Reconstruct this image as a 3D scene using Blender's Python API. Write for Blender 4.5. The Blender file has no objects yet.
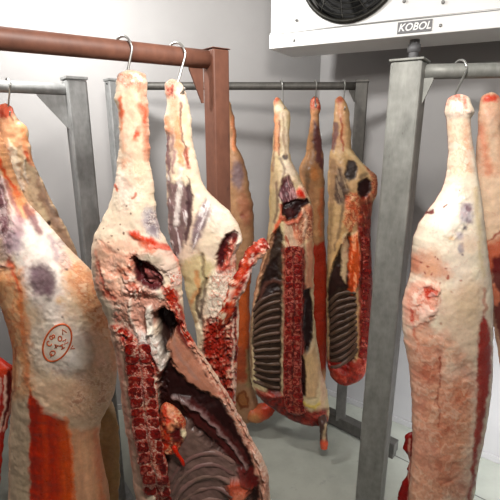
import bpy, bmesh, math, random
import numpy as np
from mathutils import Vector, Matrix, Euler

random.seed(7)
scn = bpy.context.scene
COL = scn.collection
EYE = 1.85
F = 433.0
PITCH = math.radians(15.6)
CP, SP = math.cos(PITCH), math.sin(PITCH)

# ------------------------------------------------------------------ camera
cam_d = bpy.data.cameras.new('camera')
cam = bpy.data.objects.new('camera', cam_d)
COL.objects.link(cam)
cam.location = (0, 0, EYE)
cam.rotation_euler = (math.radians(90) - PITCH, 0, 0)
cam_d.sensor_width = 36
cam_d.lens = F / 500 * 36
cam_d.clip_start = 0.02
scn.camera = cam
scn.view_settings.view_transform = 'Standard'
scn.view_settings.look = 'None'
scn.view_settings.gamma = 1
scn.view_settings.exposure = 0.0
scn.view_settings.use_curve_mapping = False

# ------------------------------------------------------------------ world and lamps
w = bpy.data.worlds.new('world'); scn.world = w
w.use_nodes = True
w.node_tree.nodes['Background'].inputs[0].default_value = (0.65, 0.65, 0.65, 1)
w.node_tree.nodes['Background'].inputs[1].default_value = 0.05


def area(name, loc, target, sx, sy, power, col):
    d = bpy.data.lights.new(name, 'AREA')
    d.shape = 'RECTANGLE'; d.size = sx; d.size_y = sy
    d.energy = power; d.color = col
    o = bpy.data.objects.new(name, d); COL.objects.link(o)
    o.location = loc
    o.rotation_euler = (Vector(target) - Vector(loc)).to_track_quat('-Z', 'Y').to_euler()
    return o


KEY = area('ceiling_lamp_light', (0.08, 0.42, 2.5), (0.0, 1.9, 1.0), 0.25, 0.2, 26, (1.0, 0.95, 0.9))
LEFT = area('bulkhead_lamp_light', (-1.0, 1.45, 2.66), (-0.75, 2.3, 2.1), 0.3, 0.12, 38, (1.0, 0.98, 0.95))
SIDE = area('right_wall_fill_light', (1.8, 0.7, 0.85), (1.4, 2.0, 0.35), 0.4, 0.9, 13, (0.95, 0.97, 1.0))  # added light to brighten the lower right wall; the room has no door here
SIDE.data.spread = math.radians(60)
FILL = area('rear_fill_light', (0.5, -0.9, 1.9), (0.3, 1.6, 1.2), 0.8, 1.2, 4.5, (1.0, 0.95, 0.9))  # added soft fill from behind the camera, not an actual opening


# ------------------------------------------------------------------ helpers
def lin(c):
    c = np.asarray(c, float) / 255.0
    return np.where(c <= 0.04045, c / 12.92, ((c + 0.055) / 1.055) ** 2.4)


def ray(px, py):
    u = (np.asarray(px, float) - 250) / F
    v = (250 - np.asarray(py, float)) / F
    return u, CP + v * SP, -SP + v * CP


def P(px, py, Y):
    """Point of the vertical plane y = Y seen at a pixel."""
    a, b, c = ray(px, py)
    t = Y / b
    return a * t, np.zeros_like(a * t) + Y, EYE + c * t


def PV(px, py, Y):
    x, y, z = P(px, py, Y)
    return Vector((float(x), float(y), float(z)))


def ground(px, py):
    a, b, c = ray(px, py)
    t = -EYE / c
    return Vector((float(a * t), float(b * t), 0))


def project(x, y, z):
    dz = z - EYE
    d = y * CP - dz * SP
    up = y * SP + dz * CP
    return 250 + F * x / d, 250 - F * up / d


def on_plane(px, py, p0, n):
    a, b, c = ray(px, py)
    d = Vector((float(a), float(b), float(c)))
    o = Vector((0, 0, EYE))
    t = (Vector(p0) - o).dot(n) / d.dot(n)
    return o + d * t


def tag(o, label=None, cat=None, group=None, kind=None):
    if label: o['label'] = label
    if cat: o['category'] = cat
    if group: o['group'] = group
    if kind: o['kind'] = kind
    return o


def empty(name, loc, label, cat, group=None):
    o = bpy.data.objects.new(name, None)
    COL.objects.link(o); o.location = loc
    o.empty_display_size = 0.05
    return tag(o, label, cat, group)


def mesh_obj(name, me, mat, parent=None):
    o = bpy.data.objects.new(name, me)
    COL.objects.link(o)
    if mat: me.materials.append(mat)
    if parent is not None: o.parent = parent
    return o


def from_bm(name, bm, mat, parent=None, smooth=True, org=None):
    if org is None:
        org = parent_world(parent)
    bmesh.ops.translate(bm, verts=bm.verts, vec=-org)
    me = bpy.data.meshes.new(name)
    bm.normal_update()
    bm.to_mesh(me); bm.free()
    if smooth:
        me.polygons.foreach_set('use_smooth', [True] * len(me.polygons))
    return mesh_obj(name, me, mat, parent)


def parent_world(p):
    v = Vector((0, 0, 0))
    while p is not None:
        v += p.location; p = p.parent
    return v


def add_box(bm, c, size, rotz=0.0, bevel=0.0, rot=None):
    r = bmesh.ops.create_cube(bm, size=1.0)
    vs = r['verts']
    bmesh.ops.scale(bm, vec=size, verts=vs)
    if bevel > 0:
        es = list({e for v in vs for e in v.link_edges})
        rr = bmesh.ops.bevel(bm, geom=es, offset=bevel, segments=2, affect='EDGES', profile=0.5)
        vs = list({v for f in rr['faces'] for v in f.verts} | {v for v in vs if v.is_valid})
    M = rot if rot is not None else Matrix.Rotation(rotz, 3, 'Z')
    bmesh.ops.rotate(bm, cent=(0, 0, 0), matrix=M, verts=vs)
    bmesh.ops.translate(bm, verts=vs, vec=c)
    return vs


def box_verts_new(bm, fn):
    before = set(bm.verts)
    fn()
    return [v for v in bm.verts if v not in before]


def add_tube(bm, pts, radii, n=12, caps=True):
    pts = [Vector(p) for p in pts]
    if not hasattr(radii, '__len__'): radii = [radii] * len(pts)
    rings = []
    prev = None
    for i, p in enumerate(pts):
        if i == 0: t = pts[1] - pts[0]
        elif i == len(pts) - 1: t = pts[-1] - pts[-2]
        else: t = (pts[i + 1] - pts[i]).normalized() + (pts[i] - pts[i - 1]).normalized()
        t.normalize()
        if prev is None:
            a = Vector((0, 0, 1)) if abs(t.z) < 0.9 else Vector((1, 0, 0))
            n1 = t.cross(a).normalized()
        else:
            n1 = (prev - t * prev.dot(t)).normalized()
        prev = n1
        n2 = t.cross(n1)
        rings.append([bm.verts.new(p + (n1 * math.cos(k * 2 * math.pi / n) + n2 * math.sin(k * 2 * math.pi / n)) * radii[i]) for k in range(n)])
    for a, b in zip(rings, rings[1:]):
        for k in range(n):
            bm.faces.new((a[k], a[(k + 1) % n], b[(k + 1) % n], b[k]))
    if caps:
        bm.faces.new(list(reversed(rings[0])))
        bm.faces.new(rings[-1])


def smooth_path(pts, n=8):
    """Catmull-Rom through points."""
    pts = [Vector(p) for p in pts]
    out = []
    for i in range(len(pts) - 1):
        p0 = pts[max(i - 1, 0)]; p1 = pts[i]; p2 = pts[i + 1]; p3 = pts[min(i + 2, len(pts) - 1)]
        for k in range(n):
            t = k / n
            out.append(0.5 * ((2 * p1) + (p2 - p0) * t + (2 * p0 - 5 * p1 + 4 * p2 - p3) * t * t + (3 * p1 - p0 - 3 * p2 + p3) * t ** 3))
    out.append(pts[-1])
    return out


# ------------------------------------------------------------------ numpy noise
def _hash(ix, iy, iz, seed):
    h = (ix * 374761393 + iy * 668265263 + iz * 2147483647 + seed * 1274126177) & 0xFFFFFFFF
    h = ((h ^ (h >> 13)) * 1274126177) & 0xFFFFFFFF
    h = ((h ^ (h >> 16)) * 2246822519) & 0xFFFFFFFF
    return ((h ^ (h >> 15)) & 0xFFFF) / 65535.0 * 2 - 1


def vnoise(x, y, seed=0, z=None):
    if z is None: z = np.zeros_like(x)
    x0 = np.floor(x).astype(np.int64); y0 = np.floor(y).astype(np.int64); z0 = np.floor(z).astype(np.int64)
    fx = x - x0; fy = y - y0; fz = z - z0
    fx = fx * fx * (3 - 2 * fx); fy = fy * fy * (3 - 2 * fy); fz = fz * fz * (3 - 2 * fz)
    r = 0
    for dz in (0, 1):
        wz = fz if dz else 1 - fz
        for dy in (0, 1):
            wy = fy if dy else 1 - fy
            for dx in (0, 1):
                wx = fx if dx else 1 - fx
                r = r + _hash(x0 + dx, y0 + dy, z0 + dz, seed) * wx * wy * wz
    return r


def fbm(x, y, seed=0, oct=4, z=None):
    s = 0; a = 1; tot = 0
    for o in range(oct):
        s = s + a * vnoise(x, y, seed + o * 17, z)
        tot += a; a *= 0.55
        x = x * 2.03; y = y * 2.03
        if z is not None: z = z * 2.03
    return s / tot * 1.6


# ------------------------------------------------------------------ materials
def new_mat(name):
    m = bpy.data.materials.new(name); m.use_nodes = True
    nt = m.node_tree
    return m, nt, nt.nodes['Principled BSDF']


def N(nt, t, **kw):
    n = nt.nodes.new(t)
    for k, v in kw.items():
        if k in n.inputs: n.inputs[k].default_value = v
        else: setattr(n, k, v)
    return n


def simple_mat(name, c1, c2=None, scale=8, rough=0.5, metal=0.0, bump=0.0, bscale=60, detail=6, lo=0.35, hi=0.65, coat=0.0):
    m, nt, b = new_mat(name)
    L = nt.links
    tc = N(nt, 'ShaderNodeTexCoord')
    if c2 is not None:
        n = N(nt, 'ShaderNodeTexNoise', Scale=scale, Detail=detail)
        L.new(tc.outputs['Object'], n.inputs['Vector'])
        r = N(nt, 'ShaderNodeValToRGB')
        r.color_ramp.elements[0].position = lo; r.color_ramp.elements[1].position = hi
        r.color_ramp.elements[0].color = (*lin(c1), 1); r.color_ramp.elements[1].color = (*lin(c2), 1)
        L.new(n.outputs['Fac'], r.inputs['Fac']); L.new(r.outputs['Color'], b.inputs['Base Color'])
    else:
        b.inputs['Base Color'].default_value = (*lin(c1), 1)
    b.inputs['Roughness'].default_value = rough
    b.inputs['Metallic'].default_value = metal
    b.inputs['Coat Weight'].default_value = coat
    if bump:
        n2 = N(nt, 'ShaderNodeTexNoise', Scale=bscale, Detail=4)
        L.new(tc.outputs['Object'], n2.inputs['Vector'])
        bp = N(nt, 'ShaderNodeBump', Strength=bump, Distance=0.002)
        L.new(n2.outputs['Fac'], bp.inputs['Height']); L.new(bp.outputs['Normal'], b.inputs['Normal'])
    return m


def flesh_mat():
    m, nt, b = new_mat('flesh')
    L = nt.links
    at = N(nt, 'ShaderNodeAttribute', attribute_name='Col')
    tc = N(nt, 'ShaderNodeTexCoord')
    n1 = N(nt, 'ShaderNodeTexNoise', Scale=55, Detail=8, Roughness=0.65)
    n2 = N(nt, 'ShaderNodeTexNoise', Scale=260, Detail=4, Roughness=0.6)
    L.new(tc.outputs['Object'], n1.inputs['Vector']); L.new(tc.outputs['Object'], n2.inputs['Vector'])
    # value variation
    mr = N(nt, 'ShaderNodeMapRange')
    mr.inputs['From Min'].default_value = 0.25; mr.inputs['From Max'].default_value = 0.75
    mr.inputs['To Min'].default_value = 0.82; mr.inputs['To Max'].default_value = 1.1
    L.new(n1.outputs['Fac'], mr.inputs['Value'])
    hsv = N(nt, 'ShaderNodeHueSaturation')
    L.new(at.outputs['Color'], hsv.inputs['Color']); L.new(mr.outputs['Result'], hsv.inputs['Value'])
    sr = N(nt, 'ShaderNodeMapRange')
    sr.inputs['From Min'].default_value = 0.3; sr.inputs['From Max'].default_value = 0.7
    sr.inputs['To Min'].default_value = 1.14; sr.inputs['To Max'].default_value = 0.96
    L.new(n2.outputs['Fac'], sr.inputs['Value']); L.new(sr.outputs['Result'], hsv.inputs['Saturation'])
    L.new(hsv.outputs['Color'], b.inputs['Base Color'])
    rr = N(nt, 'ShaderNodeMapRange')
    rr.inputs['From Min'].default_value = 0.3; rr.inputs['From Max'].default_value = 0.7
    rr.inputs['To Min'].default_value = 0.24; rr.inputs['To Max'].default_value = 0.55
    L.new(n1.outputs['Fac'], rr.inputs['Value']); L.new(rr.outputs['Result'], b.inputs['Roughness'])
    b.inputs['Specular IOR Level'].default_value = 0.26
    bp = N(nt, 'ShaderNodeBump', Strength=0.22, Distance=0.002)
    L.new(n1.outputs['Fac'], bp.inputs['Height'])
    bp2 = N(nt, 'ShaderNodeBump', Strength=0.12, Distance=0.001)
    L.new(n2.outputs['Fac'], bp2.inputs['Height']); L.new(bp.outputs['Normal'], bp2.inputs['Normal'])
    L.new(bp2.outputs['Normal'], b.inputs['Normal'])
    return m


def galv_mat(name, c1, c2, streak):
    m, nt, b = new_mat(name)
    L = nt.links
    tc = N(nt, 'ShaderNodeTexCoord')
    mp = N(nt, 'ShaderNodeMapping'); mp.inputs['Scale'].default_value = (14, 14, 5)
    L.new(tc.outputs['Object'], mp.inputs['Vector'])
    n = N(nt, 'ShaderNodeTexNoise', Scale=1.6, Detail=9, Roughness=0.7)
    L.new(mp.outputs['Vector'], n.inputs['Vector'])
    v = N(nt, 'ShaderNodeTexVoronoi', Scale=45)
    L.new(tc.outputs['Object'], v.inputs['Vector'])
    r = N(nt, 'ShaderNodeValToRGB')
    r.color_ramp.elements[0].position = 0.36; r.color_ramp.elements[1].position = 0.68
    r.color_ramp.elements[0].color = (*lin(c1), 1); r.color_ramp.elements[1].color = (*lin(c2), 1)
    e = r.color_ramp.elements.new(0.3); e.color = (*lin(streak), 1)
    L.new(n.outputs['Fac'], r.inputs['Fac'])
    mx = N(nt, 'ShaderNodeMix', data_type='RGBA', blend_type='MULTIPLY')
    mx.inputs['Factor'].default_value = 0.18
    L.new(r.outputs['Color'], mx.inputs['A']); L.new(v.outputs['Distance'], mx.inputs['B'])
    L.new(mx.outputs['Result'], b.inputs['Base Color'])
    b.inputs['Metallic'].default_value = 0.35
    b.inputs['Roughness'].default_value = 0.55
    bp = N(nt, 'ShaderNodeBump', Strength=0.3, Distance=0.002)
    L.new(n.outputs['Fac'], bp.inputs['Height']); L.new(bp.outputs['Normal'], b.inputs['Normal'])
    return m


M_FLESH = flesh_mat()
M_GALV = galv_mat('galvanised_steel', (124, 125, 124), (156, 157, 156), (102, 102, 100))
M_GALV_OLD = galv_mat('weathered_galvanised_steel', (128, 129, 124), (158, 159, 153), (104, 100, 92))
M_STEEL = galv_mat('dark_steel', (76, 74, 70), (98, 95, 90), (60, 56, 50))
M_BROWN = galv_mat('red_oxide_paint', (104, 66, 52), (126, 82, 64), (80, 54, 44))
M_BROWN.node_tree.nodes['Principled BSDF'].inputs['Metallic'].default_value = 0.0
M_HOOK = simple_mat('stainless_steel', (190, 190, 186), rough=0.3, metal=0.85)
M_DARK = simple_mat('dark_hole', (18, 18, 18), rough=0.8)
M_BLACK = simple_mat('black_plastic', (12, 12, 12), (18, 18, 18), rough=0.7)
M_WIRE = simple_mat('dull_wire', (26, 25, 22), (48, 46, 40), scale=30, rough=0.4, metal=0.5)
M_CASE = simple_mat('white_enamel', (236, 236, 234), (228, 228, 226), scale=5, rough=0.4)
M_PLATE = simple_mat('grey_name_plate', (112, 112, 114), rough=0.5)
M_LETTER = simple_mat('white_print', (244, 244, 242), rough=0.5)
M_SCREW = simple_mat('zinc_screw', (130, 130, 128), rough=0.4, metal=0.8)
M_WALL = simple_mat('white_wall_panel', (150, 148, 147), (157, 155, 154), scale=3, rough=0.5, bump=0.05, bscale=20)
M_CEIL = simple_mat('white_ceiling', (180, 180, 180), rough=0.7)
M_STAMP = simple_mat('orange_brown_ink', (206, 92, 34), (176, 74, 28), scale=60, rough=0.6)


def floor_mat():
    m, nt, b = new_mat('worn_grey_floor')
    L = nt.links
    g = N(nt, 'ShaderNodeNewGeometry')
    n = N(nt, 'ShaderNodeTexNoise', Scale=3.0, Detail=8, Roughness=0.6)
    L.new(g.outputs['Position'], n.inputs['Vector'])
    r = N(nt, 'ShaderNodeValToRGB')
    r.color_ramp.elements[0].position = 0.35; r.color_ramp.elements[1].position = 0.6
    r.color_ramp.elements[0].color = (*lin((138, 141, 131)), 1); r.color_ramp.elements[1].color = (*lin((156, 158, 148)), 1)
    L.new(n.outputs['Fac'], r.inputs['Fac'])
    # dark scuffs
    n2 = N(nt, 'ShaderNodeTexNoise', Scale=22, Detail=6, Roughness=0.7)
    L.new(g.outputs['Position'], n2.inputs['Vector'])
    n3 = N(nt, 'ShaderNodeTexNoise', Scale=4.5, Detail=2)
    L.new(g.outputs['Position'], n3.inputs['Vector'])
    mu = N(nt, 'ShaderNodeMath', operation='MULTIPLY')
    L.new(n2.outputs['Fac'], mu.inputs[0]); L.new(n3.outputs['Fac'], mu.inputs[1])
    r2 = N(nt, 'ShaderNodeValToRGB')
    r2.color_ramp.elements[0].position = 0.33; r2.color_ramp.elements[1].position = 0.42
    r2.color_ramp.elements[0].color = (0, 0, 0, 1); r2.color_ramp.elements[1].color = (0.5, 0.5, 0.5, 1)
    L.new(mu.outputs[0], r2.inputs['Fac'])
    mx = N(nt, 'ShaderNodeMix', data_type='RGBA')
    L.new(r2.outputs['Color'], mx.inputs['Factor']); L.new(r.outputs['Color'], mx.inputs['A'])
    mx.inputs['B'].default_value = (*lin((120, 122, 118)), 1)
    # screed joint: a line on the floor
    a = ground(331, 424); c = ground(400, 458)
    d = (c - a).normalized(); nn = Vector((-d.y, d.x, 0))
    dot = N(nt, 'ShaderNodeVectorMath', operation='DOT_PRODUCT')
    L.new(g.outputs['Position'], dot.inputs[0]); dot.inputs[1].default_value = nn
    sub = N(nt, 'ShaderNodeMath', operation='SUBTRACT'); L.new(dot.outputs['Value'], sub.inputs[0]); sub.inputs[1].default_value = a.dot(nn)
    ab = N(nt, 'ShaderNodeMath', operation='ABSOLUTE'); L.new(sub.outputs[0], ab.inputs[0])
    ls = N(nt, 'ShaderNodeMath', operation='LESS_THAN'); L.new(ab.outputs[0], ls.inputs[0]); ls.inputs[1].default_value = 0.004
    mx2 = N(nt, 'ShaderNodeMix', data_type='RGBA')
    L.new(ls.outputs[0], mx2.inputs['Factor']); L.new(mx.outputs['Result'], mx2.inputs['A'])
    mx2.inputs['B'].default_value = (*lin((84, 84, 80)), 1)
    L.new(mx2.outputs['Result'], b.inputs['Base Color'])
    b.inputs['Roughness'].default_value = 0.45
    return m


M_FLOOR = floor_mat()

# ------------------------------------------------------------------ room shell
CY = 2.85
C0 = PV(318, 129, CY); C0.z = 0
AB = math.radians(12); AR = math.radians(38)
dB = Vector((-math.cos(AB), -math.sin(AB), 0))
dR = Vector((math.cos(AR), -math.sin(AR), 0))
XL, XR, YF, ZC = -1.9, 2.2, -1.6, 2.75
pBL = C0 + dB * ((XL - C0.x) / dB.x)
pRR = C0 + dR * ((XR - C0.x) / dR.x)


def wall(name, a, b, mat=None, z0=0.0, z1=ZC, t=0.08):
    """Thick panel; inner face from a to b (interior on the right hand of a->b seen from above is outside)."""
    d = (b - a); L_ = d.length; d.normalize()
    n = Vector((-d.y, d.x, 0))
    cen = Vector((0.3, 0.8, 0))
    if (cen - a).dot(n) > 0: n = -n
    mid = (a + b) / 2 + n * t / 2
    bm = bmesh.new()
    add_box(bm, (mid.x, mid.y, (z0 + z1) / 2), (L_ + 0.0, t, z1 - z0), math.atan2(d.y, d.x))
    o = from_bm(name, bm, mat or M_WALL, None, smooth=False, org=Vector((0, 0, 0)))
    tag(o, kind='structure')
    return o


wall('wall_back', C0, pBL)
wall('wall_right', C0, pRR)
wall('wall_left', Vector((XL, YF, 0)), pBL)
wall('wall_far_right', Vector((XR, YF, 0)), pRR)
wall('wall_front', Vector((XL, YF, 0)), Vector((XR, YF, 0)))
bm = bmesh.new(); add_box(bm, ((XL + XR) / 2, 0.7, -0.05), (XR - XL + 0.6, 5.2, 0.1))
tag(from_bm('floor', bm, M_FLOOR, None, False, Vector((0, 0, 0))), kind='structure')
bm = bmesh.new(); add_box(bm, ((XL + XR) / 2, 0.7, ZC + 0.05), (XR - XL + 0.6, 5.2, 0.1))
tag(from_bm('ceiling', bm, M_CEIL, None, False, Vector((0, 0, 0))), kind='structure')


def skirting(name, a, b, h=0.04, t=0.01):
    d = (b - a); L_ = d.length; d.normalize()
    n = Vector((-d.y, d.x, 0))
    if (Vector((0.3, 0.8, 0)) - a).dot(n) < 0: n = -n
    mid = (a + b) / 2 + n * t / 2
    bm = bmesh.new(); add_box(bm, (mid.x, mid.y, h / 2), (L_ - 0.02, t, h), math.atan2(d.y, d.x), bevel=0.003)
    tag(from_bm(name, bm, M_WALL, None, False, Vector((0, 0, 0))), kind='structure')


skirting('baseboard_right', C0, pRR)
skirting('baseboard_back', C0, pBL)


# ------------------------------------------------------------------ rail frames
def yawdir(deg):
    a = math.radians(deg); return Vector((math.cos(a), math.sin(a), 0))


def frame_post(root, x, y, ztop, wdt, yaw, mat, plate=0.012, foot=True, hole_face=None):
    z0 = 0.0 if foot else 0.07
    bm = bmesh.new()
    add_box(bm, (x, y, (z0 + ztop - plate) / 2 + 0.005), (wdt, wdt, ztop - plate - z0 - 0.01), math.radians(yaw), bevel=wdt * 0.09)
    o = from_bm('post', bm, mat, root, smooth=False)
    bm = bmesh.new()
    add_box(bm, (x, y, ztop - plate / 2), (wdt + 0.006, wdt + 0.006, plate), math.radians(yaw), bevel=0.002)
    from_bm('cap_plate', bm, mat, root, smooth=False)
    if foot:
        bm = bmesh.new()
        add_box(bm, (x, y, 0.005), (wdt + 0.07, wdt + 0.07, 0.01), math.radians(yaw), bevel=0.002)
        from_bm('foot_plate', bm, mat, root, smooth=False)
    return o


def gusset(root, p, d, z, L_, H_, mat, t=0.006):
    """Triangular web under the rail: p on the post face, d away from the post."""
    bm = bmesh.new()
    s = Vector((-d.y, d.x, 0)) * t / 2
    tri = [Vector((p.x, p.y, z)), Vector((p.x, p.y, z)) + d * L_, Vector((p.x, p.y, z - H_)), Vector((p.x, p.y, z - H_ * .96)) + d * 0.004]
    poly = [tri[0], tri[1], tri[1] + Vector((0, 0, -0.008)), tri[2] + d * 0.006, tri[2]]
    A = [bm.verts.new(q + s) for q in poly]; B = [bm.verts.new(q - s) for q in poly]
    bm.faces.new(A); bm.faces.new(list(reversed(B)))
    for i in range(5):
        j = (i + 1) % 5
        bm.faces.new((A[j], A[i], B[i], B[j]))
    from_bm('gusset', bm, mat, root, smooth=False)


def rail_tube(root, a, b, r, mat):
    bm = bmesh.new()
    n = 12
    pts = [a.lerp(b, i / n) for i in range(n + 1)]
    add_tube(bm, pts, r, 20)
    return from_bm('rail', bm, mat, root)


def bolt_hole(root, c, nrm, r, mat):
    bm = bmesh.new()
    pts = [c - nrm * 0.002, c + nrm * 0.0015]
    add_tube(bm, pts, r, 14)
    return from_bm('bolt_hole', bm, mat, root)


# left galvanised frame
Y1 = 1.82
q = PV(75, 90, Y1); z1 = q.z
root = empty('rail_frame', (q.x, q.y, 0), 'galvanised steel frame with a triangular gusset under its rail, at the far left', 'meat rail frame')
yw = 36
frame_post(root, q.x, q.y, PV(75, 77, Y1).z, 0.078, yw, M_GALV)
dL = -yawdir(yw)
rail_L0 = Vector((q.x, q.y, z1 + 0.0)); rail_L1 = rail_L0 + dL * 1.0
rail_tube(root, rail_L0, rail_L1, 0.0215, M_GALV)
gusset(root, rail_L0 + dL * 0.034, dL, z1 - 0.018, 0.108, 0.13, M_GALV)
fn = Vector((math.sin(math.radians(yw)), -math.cos(math.radians(yw)), 0))
bolt_hole(root, Vector((q.x, q.y, z1 + 0.015)) + fn * 0.035 + yawdir(yw) * 0.005, fn, 0.006, M_DARK)

# brown frame
Y2 = 1.38
q = PV(216, 60, Y2); z2 = q.z
root = empty('rail_frame', (q.x, q.y, 0), 'red-brown painted steel frame with scuffed rail and post', 'meat rail frame')
yw = 38
frame_post(root, q.x, q.y, PV(216, 49, Y2).z, 0.057, yw, M_BROWN, plate=0.003)
pA = PV(213, 60, Y2); pB = PV(0, 38.5, 1.06)
dN = (pB - pA); dN.normalize()
rail_B0 = pA + dN * 0.01; rail_B1 = pA + dN * 1.3
rail_tube(root, rail_B0, rail_B1, 0.0255, M_BROWN)
dh = Vector((dN.x, dN.y, 0)).normalized()
gusset(root, rail_B0 + dh * 0.026, dh, rail_B0.z - 0.022, 0.045, 0.1, M_BROWN)

# right galvanised frame
Y3 = 1.40
q = PV(409, 72, Y3); z3 = q.z
root = empty('rail_frame', (q.x, q.y, 0), 'stout pale grey galvanised frame in the foreground, below the cooling unit name plate', 'meat rail frame')
yw = -32
frame_post(root, q.x, q.y, PV(409, 60, Y3).z, 0.093, yw, M_GALV_OLD, plate=0.007)
dr = yawdir(-8)
rail_R0 = Vector((q.x, q.y, z3)) + dr * 0.035; rail_R1 = rail_R0 + dr * 0.9
rail_tube(root, rail_R0, rail_R1, 0.0215, M_GALV_OLD)
gusset(root, Vector((q.x, q.y, z3)) + yawdir(yw) * 0.042, yawdir(yw), z3 - 0.02, 0.03, 0.07, M_GALV_OLD)
fr = yawdir(yw)
bolt_hole(root, Vector((q.x, q.y, z3 + 0.012)) + fr * 0.041 + Vector((-0.004, -0.012, 0)), fr, 0.008, M_DARK)

# back frame with two posts
Y4 = 2.36
qa = PV(113, 86, Y4); qb = PV(362, 86, Y4); z4 = qa.z
root = empty('rail_frame', ((qa.x + qb.x) / 2, Y4, 0), 'long dark grey steel frame with two posts standing against the back wall', 'meat rail frame')
frame_post(root, qa.x, qa.y, PV(113, 79, Y4).z, 0.066, 38, M_GALV)
frame_post(root, qb.x, qb.y, PV(362, 80, Y4).z, 0.062, -14, M_STEEL, foot=False)
rail_tube(root, Vector((qa.x + .02, Y4, z4)), Vector((qb.x - .02, Y4, z4)), 0.0195, M_STEEL)
gusset(root, Vector((qb.x - 0.03, Y4, 0)), Vector((-1, 0, 0)), z4 - 0.018, 0.035, 0.06, M_STEEL)
gusset(root, Vector((qa.x + 0.03, Y4, 0)), Vector((1, 0, 0)), z4 - 0.018, 0.06, 0.11, M_STEEL)
bolt_hole(root, Vector((qa.x - 0.02, Y4 - 0.030, z4 + 0.008)), Vector((0, -1, 0)), 0.005, M_DARK)
bm = bmesh.new()
ft = yawdir(-42)
c_ = Vector((qb.x, Y4, 0)) + ft * 0.12
for t_ in (-0.22, 0.22):
    add_box(bm, (c_.x + ft.x * t_, c_.y + ft.y * t_, 0.02), (0.05, 0.05, 0.04), math.radians(-42), bevel=0.003)
add_box(bm, (c_.x, c_.y, 0.07), (0.5, 0.062, 0.07), math.radians(-42), bevel=0.004)
from_bm('foot_beam', bm, M_STEEL, root, smooth=False)

# ------------------------------------------------------------------ cooling unit
AU = math.radians(28)
u = Vector((math.cos(AU), -math.sin(AU), 0)); nf = Vector((-math.sin(AU), -math.cos(AU), 0))
pf0 = PV(269, 49, 2.3)                       # lower left front corner
zb = pf0.z
def AC(px, py): return on_plane(px, py, pf0, nf)
Wd = 1.25; Hh = 0.52; Dp = 0.30
root = empty('cooling_unit', (pf0.x, pf0.y, zb), 'white cooling unit with black fan and KOBOL name plate high on the wall', 'cooling unit')
RU = Matrix((u, -nf, Vector((0, 0, 1)))).transposed()


def ubox(name, s0, s1, z0, z1, d0, d1, mat, bevel=0.002, parent=root):
    """s along the face, z up from the lower edge, d behind the face."""
    bm = bmesh.new()
    c = pf0 + u * ((s0 + s1) / 2) - nf * ((d0 + d1) / 2) + Vector((0, 0, (z0 + z1) / 2))
    add_box(bm, c, (s1 - s0, d1 - d0, z1 - z0), rot=RU, bevel=bevel)
    return from_bm(name, bm, mat, parent, smooth=False)


fc = AC(351, -36); s_f = (fc - pf0).dot(u); z_f = fc.z - zb
r_f = (AC(351, 20.5) - fc).length
zs = AC(269, 35).z - zb                      # height of the drip tray lip
# casing as a plate with a round opening, plus body behind
bm = bmesh.new()
ring_n = 64
def at_u(s, z, d): return pf0 + u * s - nf * d + Vector((0, 0, z))
outer = []; inner = []; inner2 = []
sx0, sx1, sz0, sz1 = 0.006, Wd, zs, Hh
for k in range(ring_n):
    a = 2 * math.pi * k / ring_n
    ca, sa = math.cos(a), math.sin(a)
    inner.append(bm.verts.new(at_u(s_f + r_f * ca, z_f + r_f * sa, 0.008)))
    inner2.append(bm.verts.new(at_u(s_f + r_f * ca, z_f + r_f * sa, 0.12)))
    tx = ((sx1 if ca > 0 else sx0) - s_f) / ca if abs(ca) > 1e-6 else 1e9
    tz = ((sz1 if sa > 0 else sz0) - z_f) / sa if abs(sa) > 1e-6 else 1e9
    t = min(tx, tz)
    outer.append(bm.verts.new(at_u(s_f + t * ca, z_f + t * sa, 0.008)))
for k in range(ring_n):
    j = (k + 1) % ring_n
    bm.faces.new((outer[k], outer[j], inner[j], inner[k]))
    bm.faces.new((inner[k], inner[j], inner2[j], inner2[k]))
# corners of the face
cs = [(sx0, sz0), (sx1, sz0), (sx1, sz1), (sx0, sz1)]
for (s, z) in cs:
    v = bm.verts.new(at_u(s, z, 0.008))
    best = sorted(range(ring_n), key=lambda k: (outer[k].co - v.co).length)
    # pick the two consecutive outer vertices that straddle the corner
    cand = None
    for k in range(ring_n):
        j = (k + 1) % ring_n
        A, B = outer[k].co - pf0, outer[j].co - pf0
        if abs(A.z - B.z) > 1e-4 and abs(A.dot(u) - B.dot(u)) > 1e-4:
            if cand is None or (outer[k].co - v.co).length + (outer[j].co - v.co).length < cand[0]:
                cand = ((outer[k].co - v.co).length + (outer[j].co - v.co).length, k, j)
    if cand: bm.faces.new((outer[cand[2]], outer[cand[1]], v))
# left, right, top, bottom, back
def quad(pts): bm.faces.new([bm.verts.new(at_u(*p)) for p in pts])
quad([(sx0, sz0, .008), (sx0, sz1, .008), (sx0, sz1, Dp), (sx0, sz0, Dp)])
quad([(sx1, sz0, .008), (sx1, sz0, Dp), (sx1, sz1, Dp), (sx1, sz1, .008)])
quad([(sx0, sz1, .008), (sx1, sz1, .008), (sx1, sz1, Dp), (sx0, sz1, Dp)])
quad([(sx0, sz0, Dp), (sx0, sz1, Dp), (sx1, sz1, Dp), (sx1, sz0, Dp)])
from_bm('casing', bm, M_CASE, root, smooth=False)
ubox('drip_tray', 0.0, Wd + 0.01, 0.0, zs, 0.0, Dp, M_CASE, 0.003)
ubox('tray_seam', 0.002, Wd, zs, zs + 0.006, -0.002, 0.010, M_SCREW, 0.0015)
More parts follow.
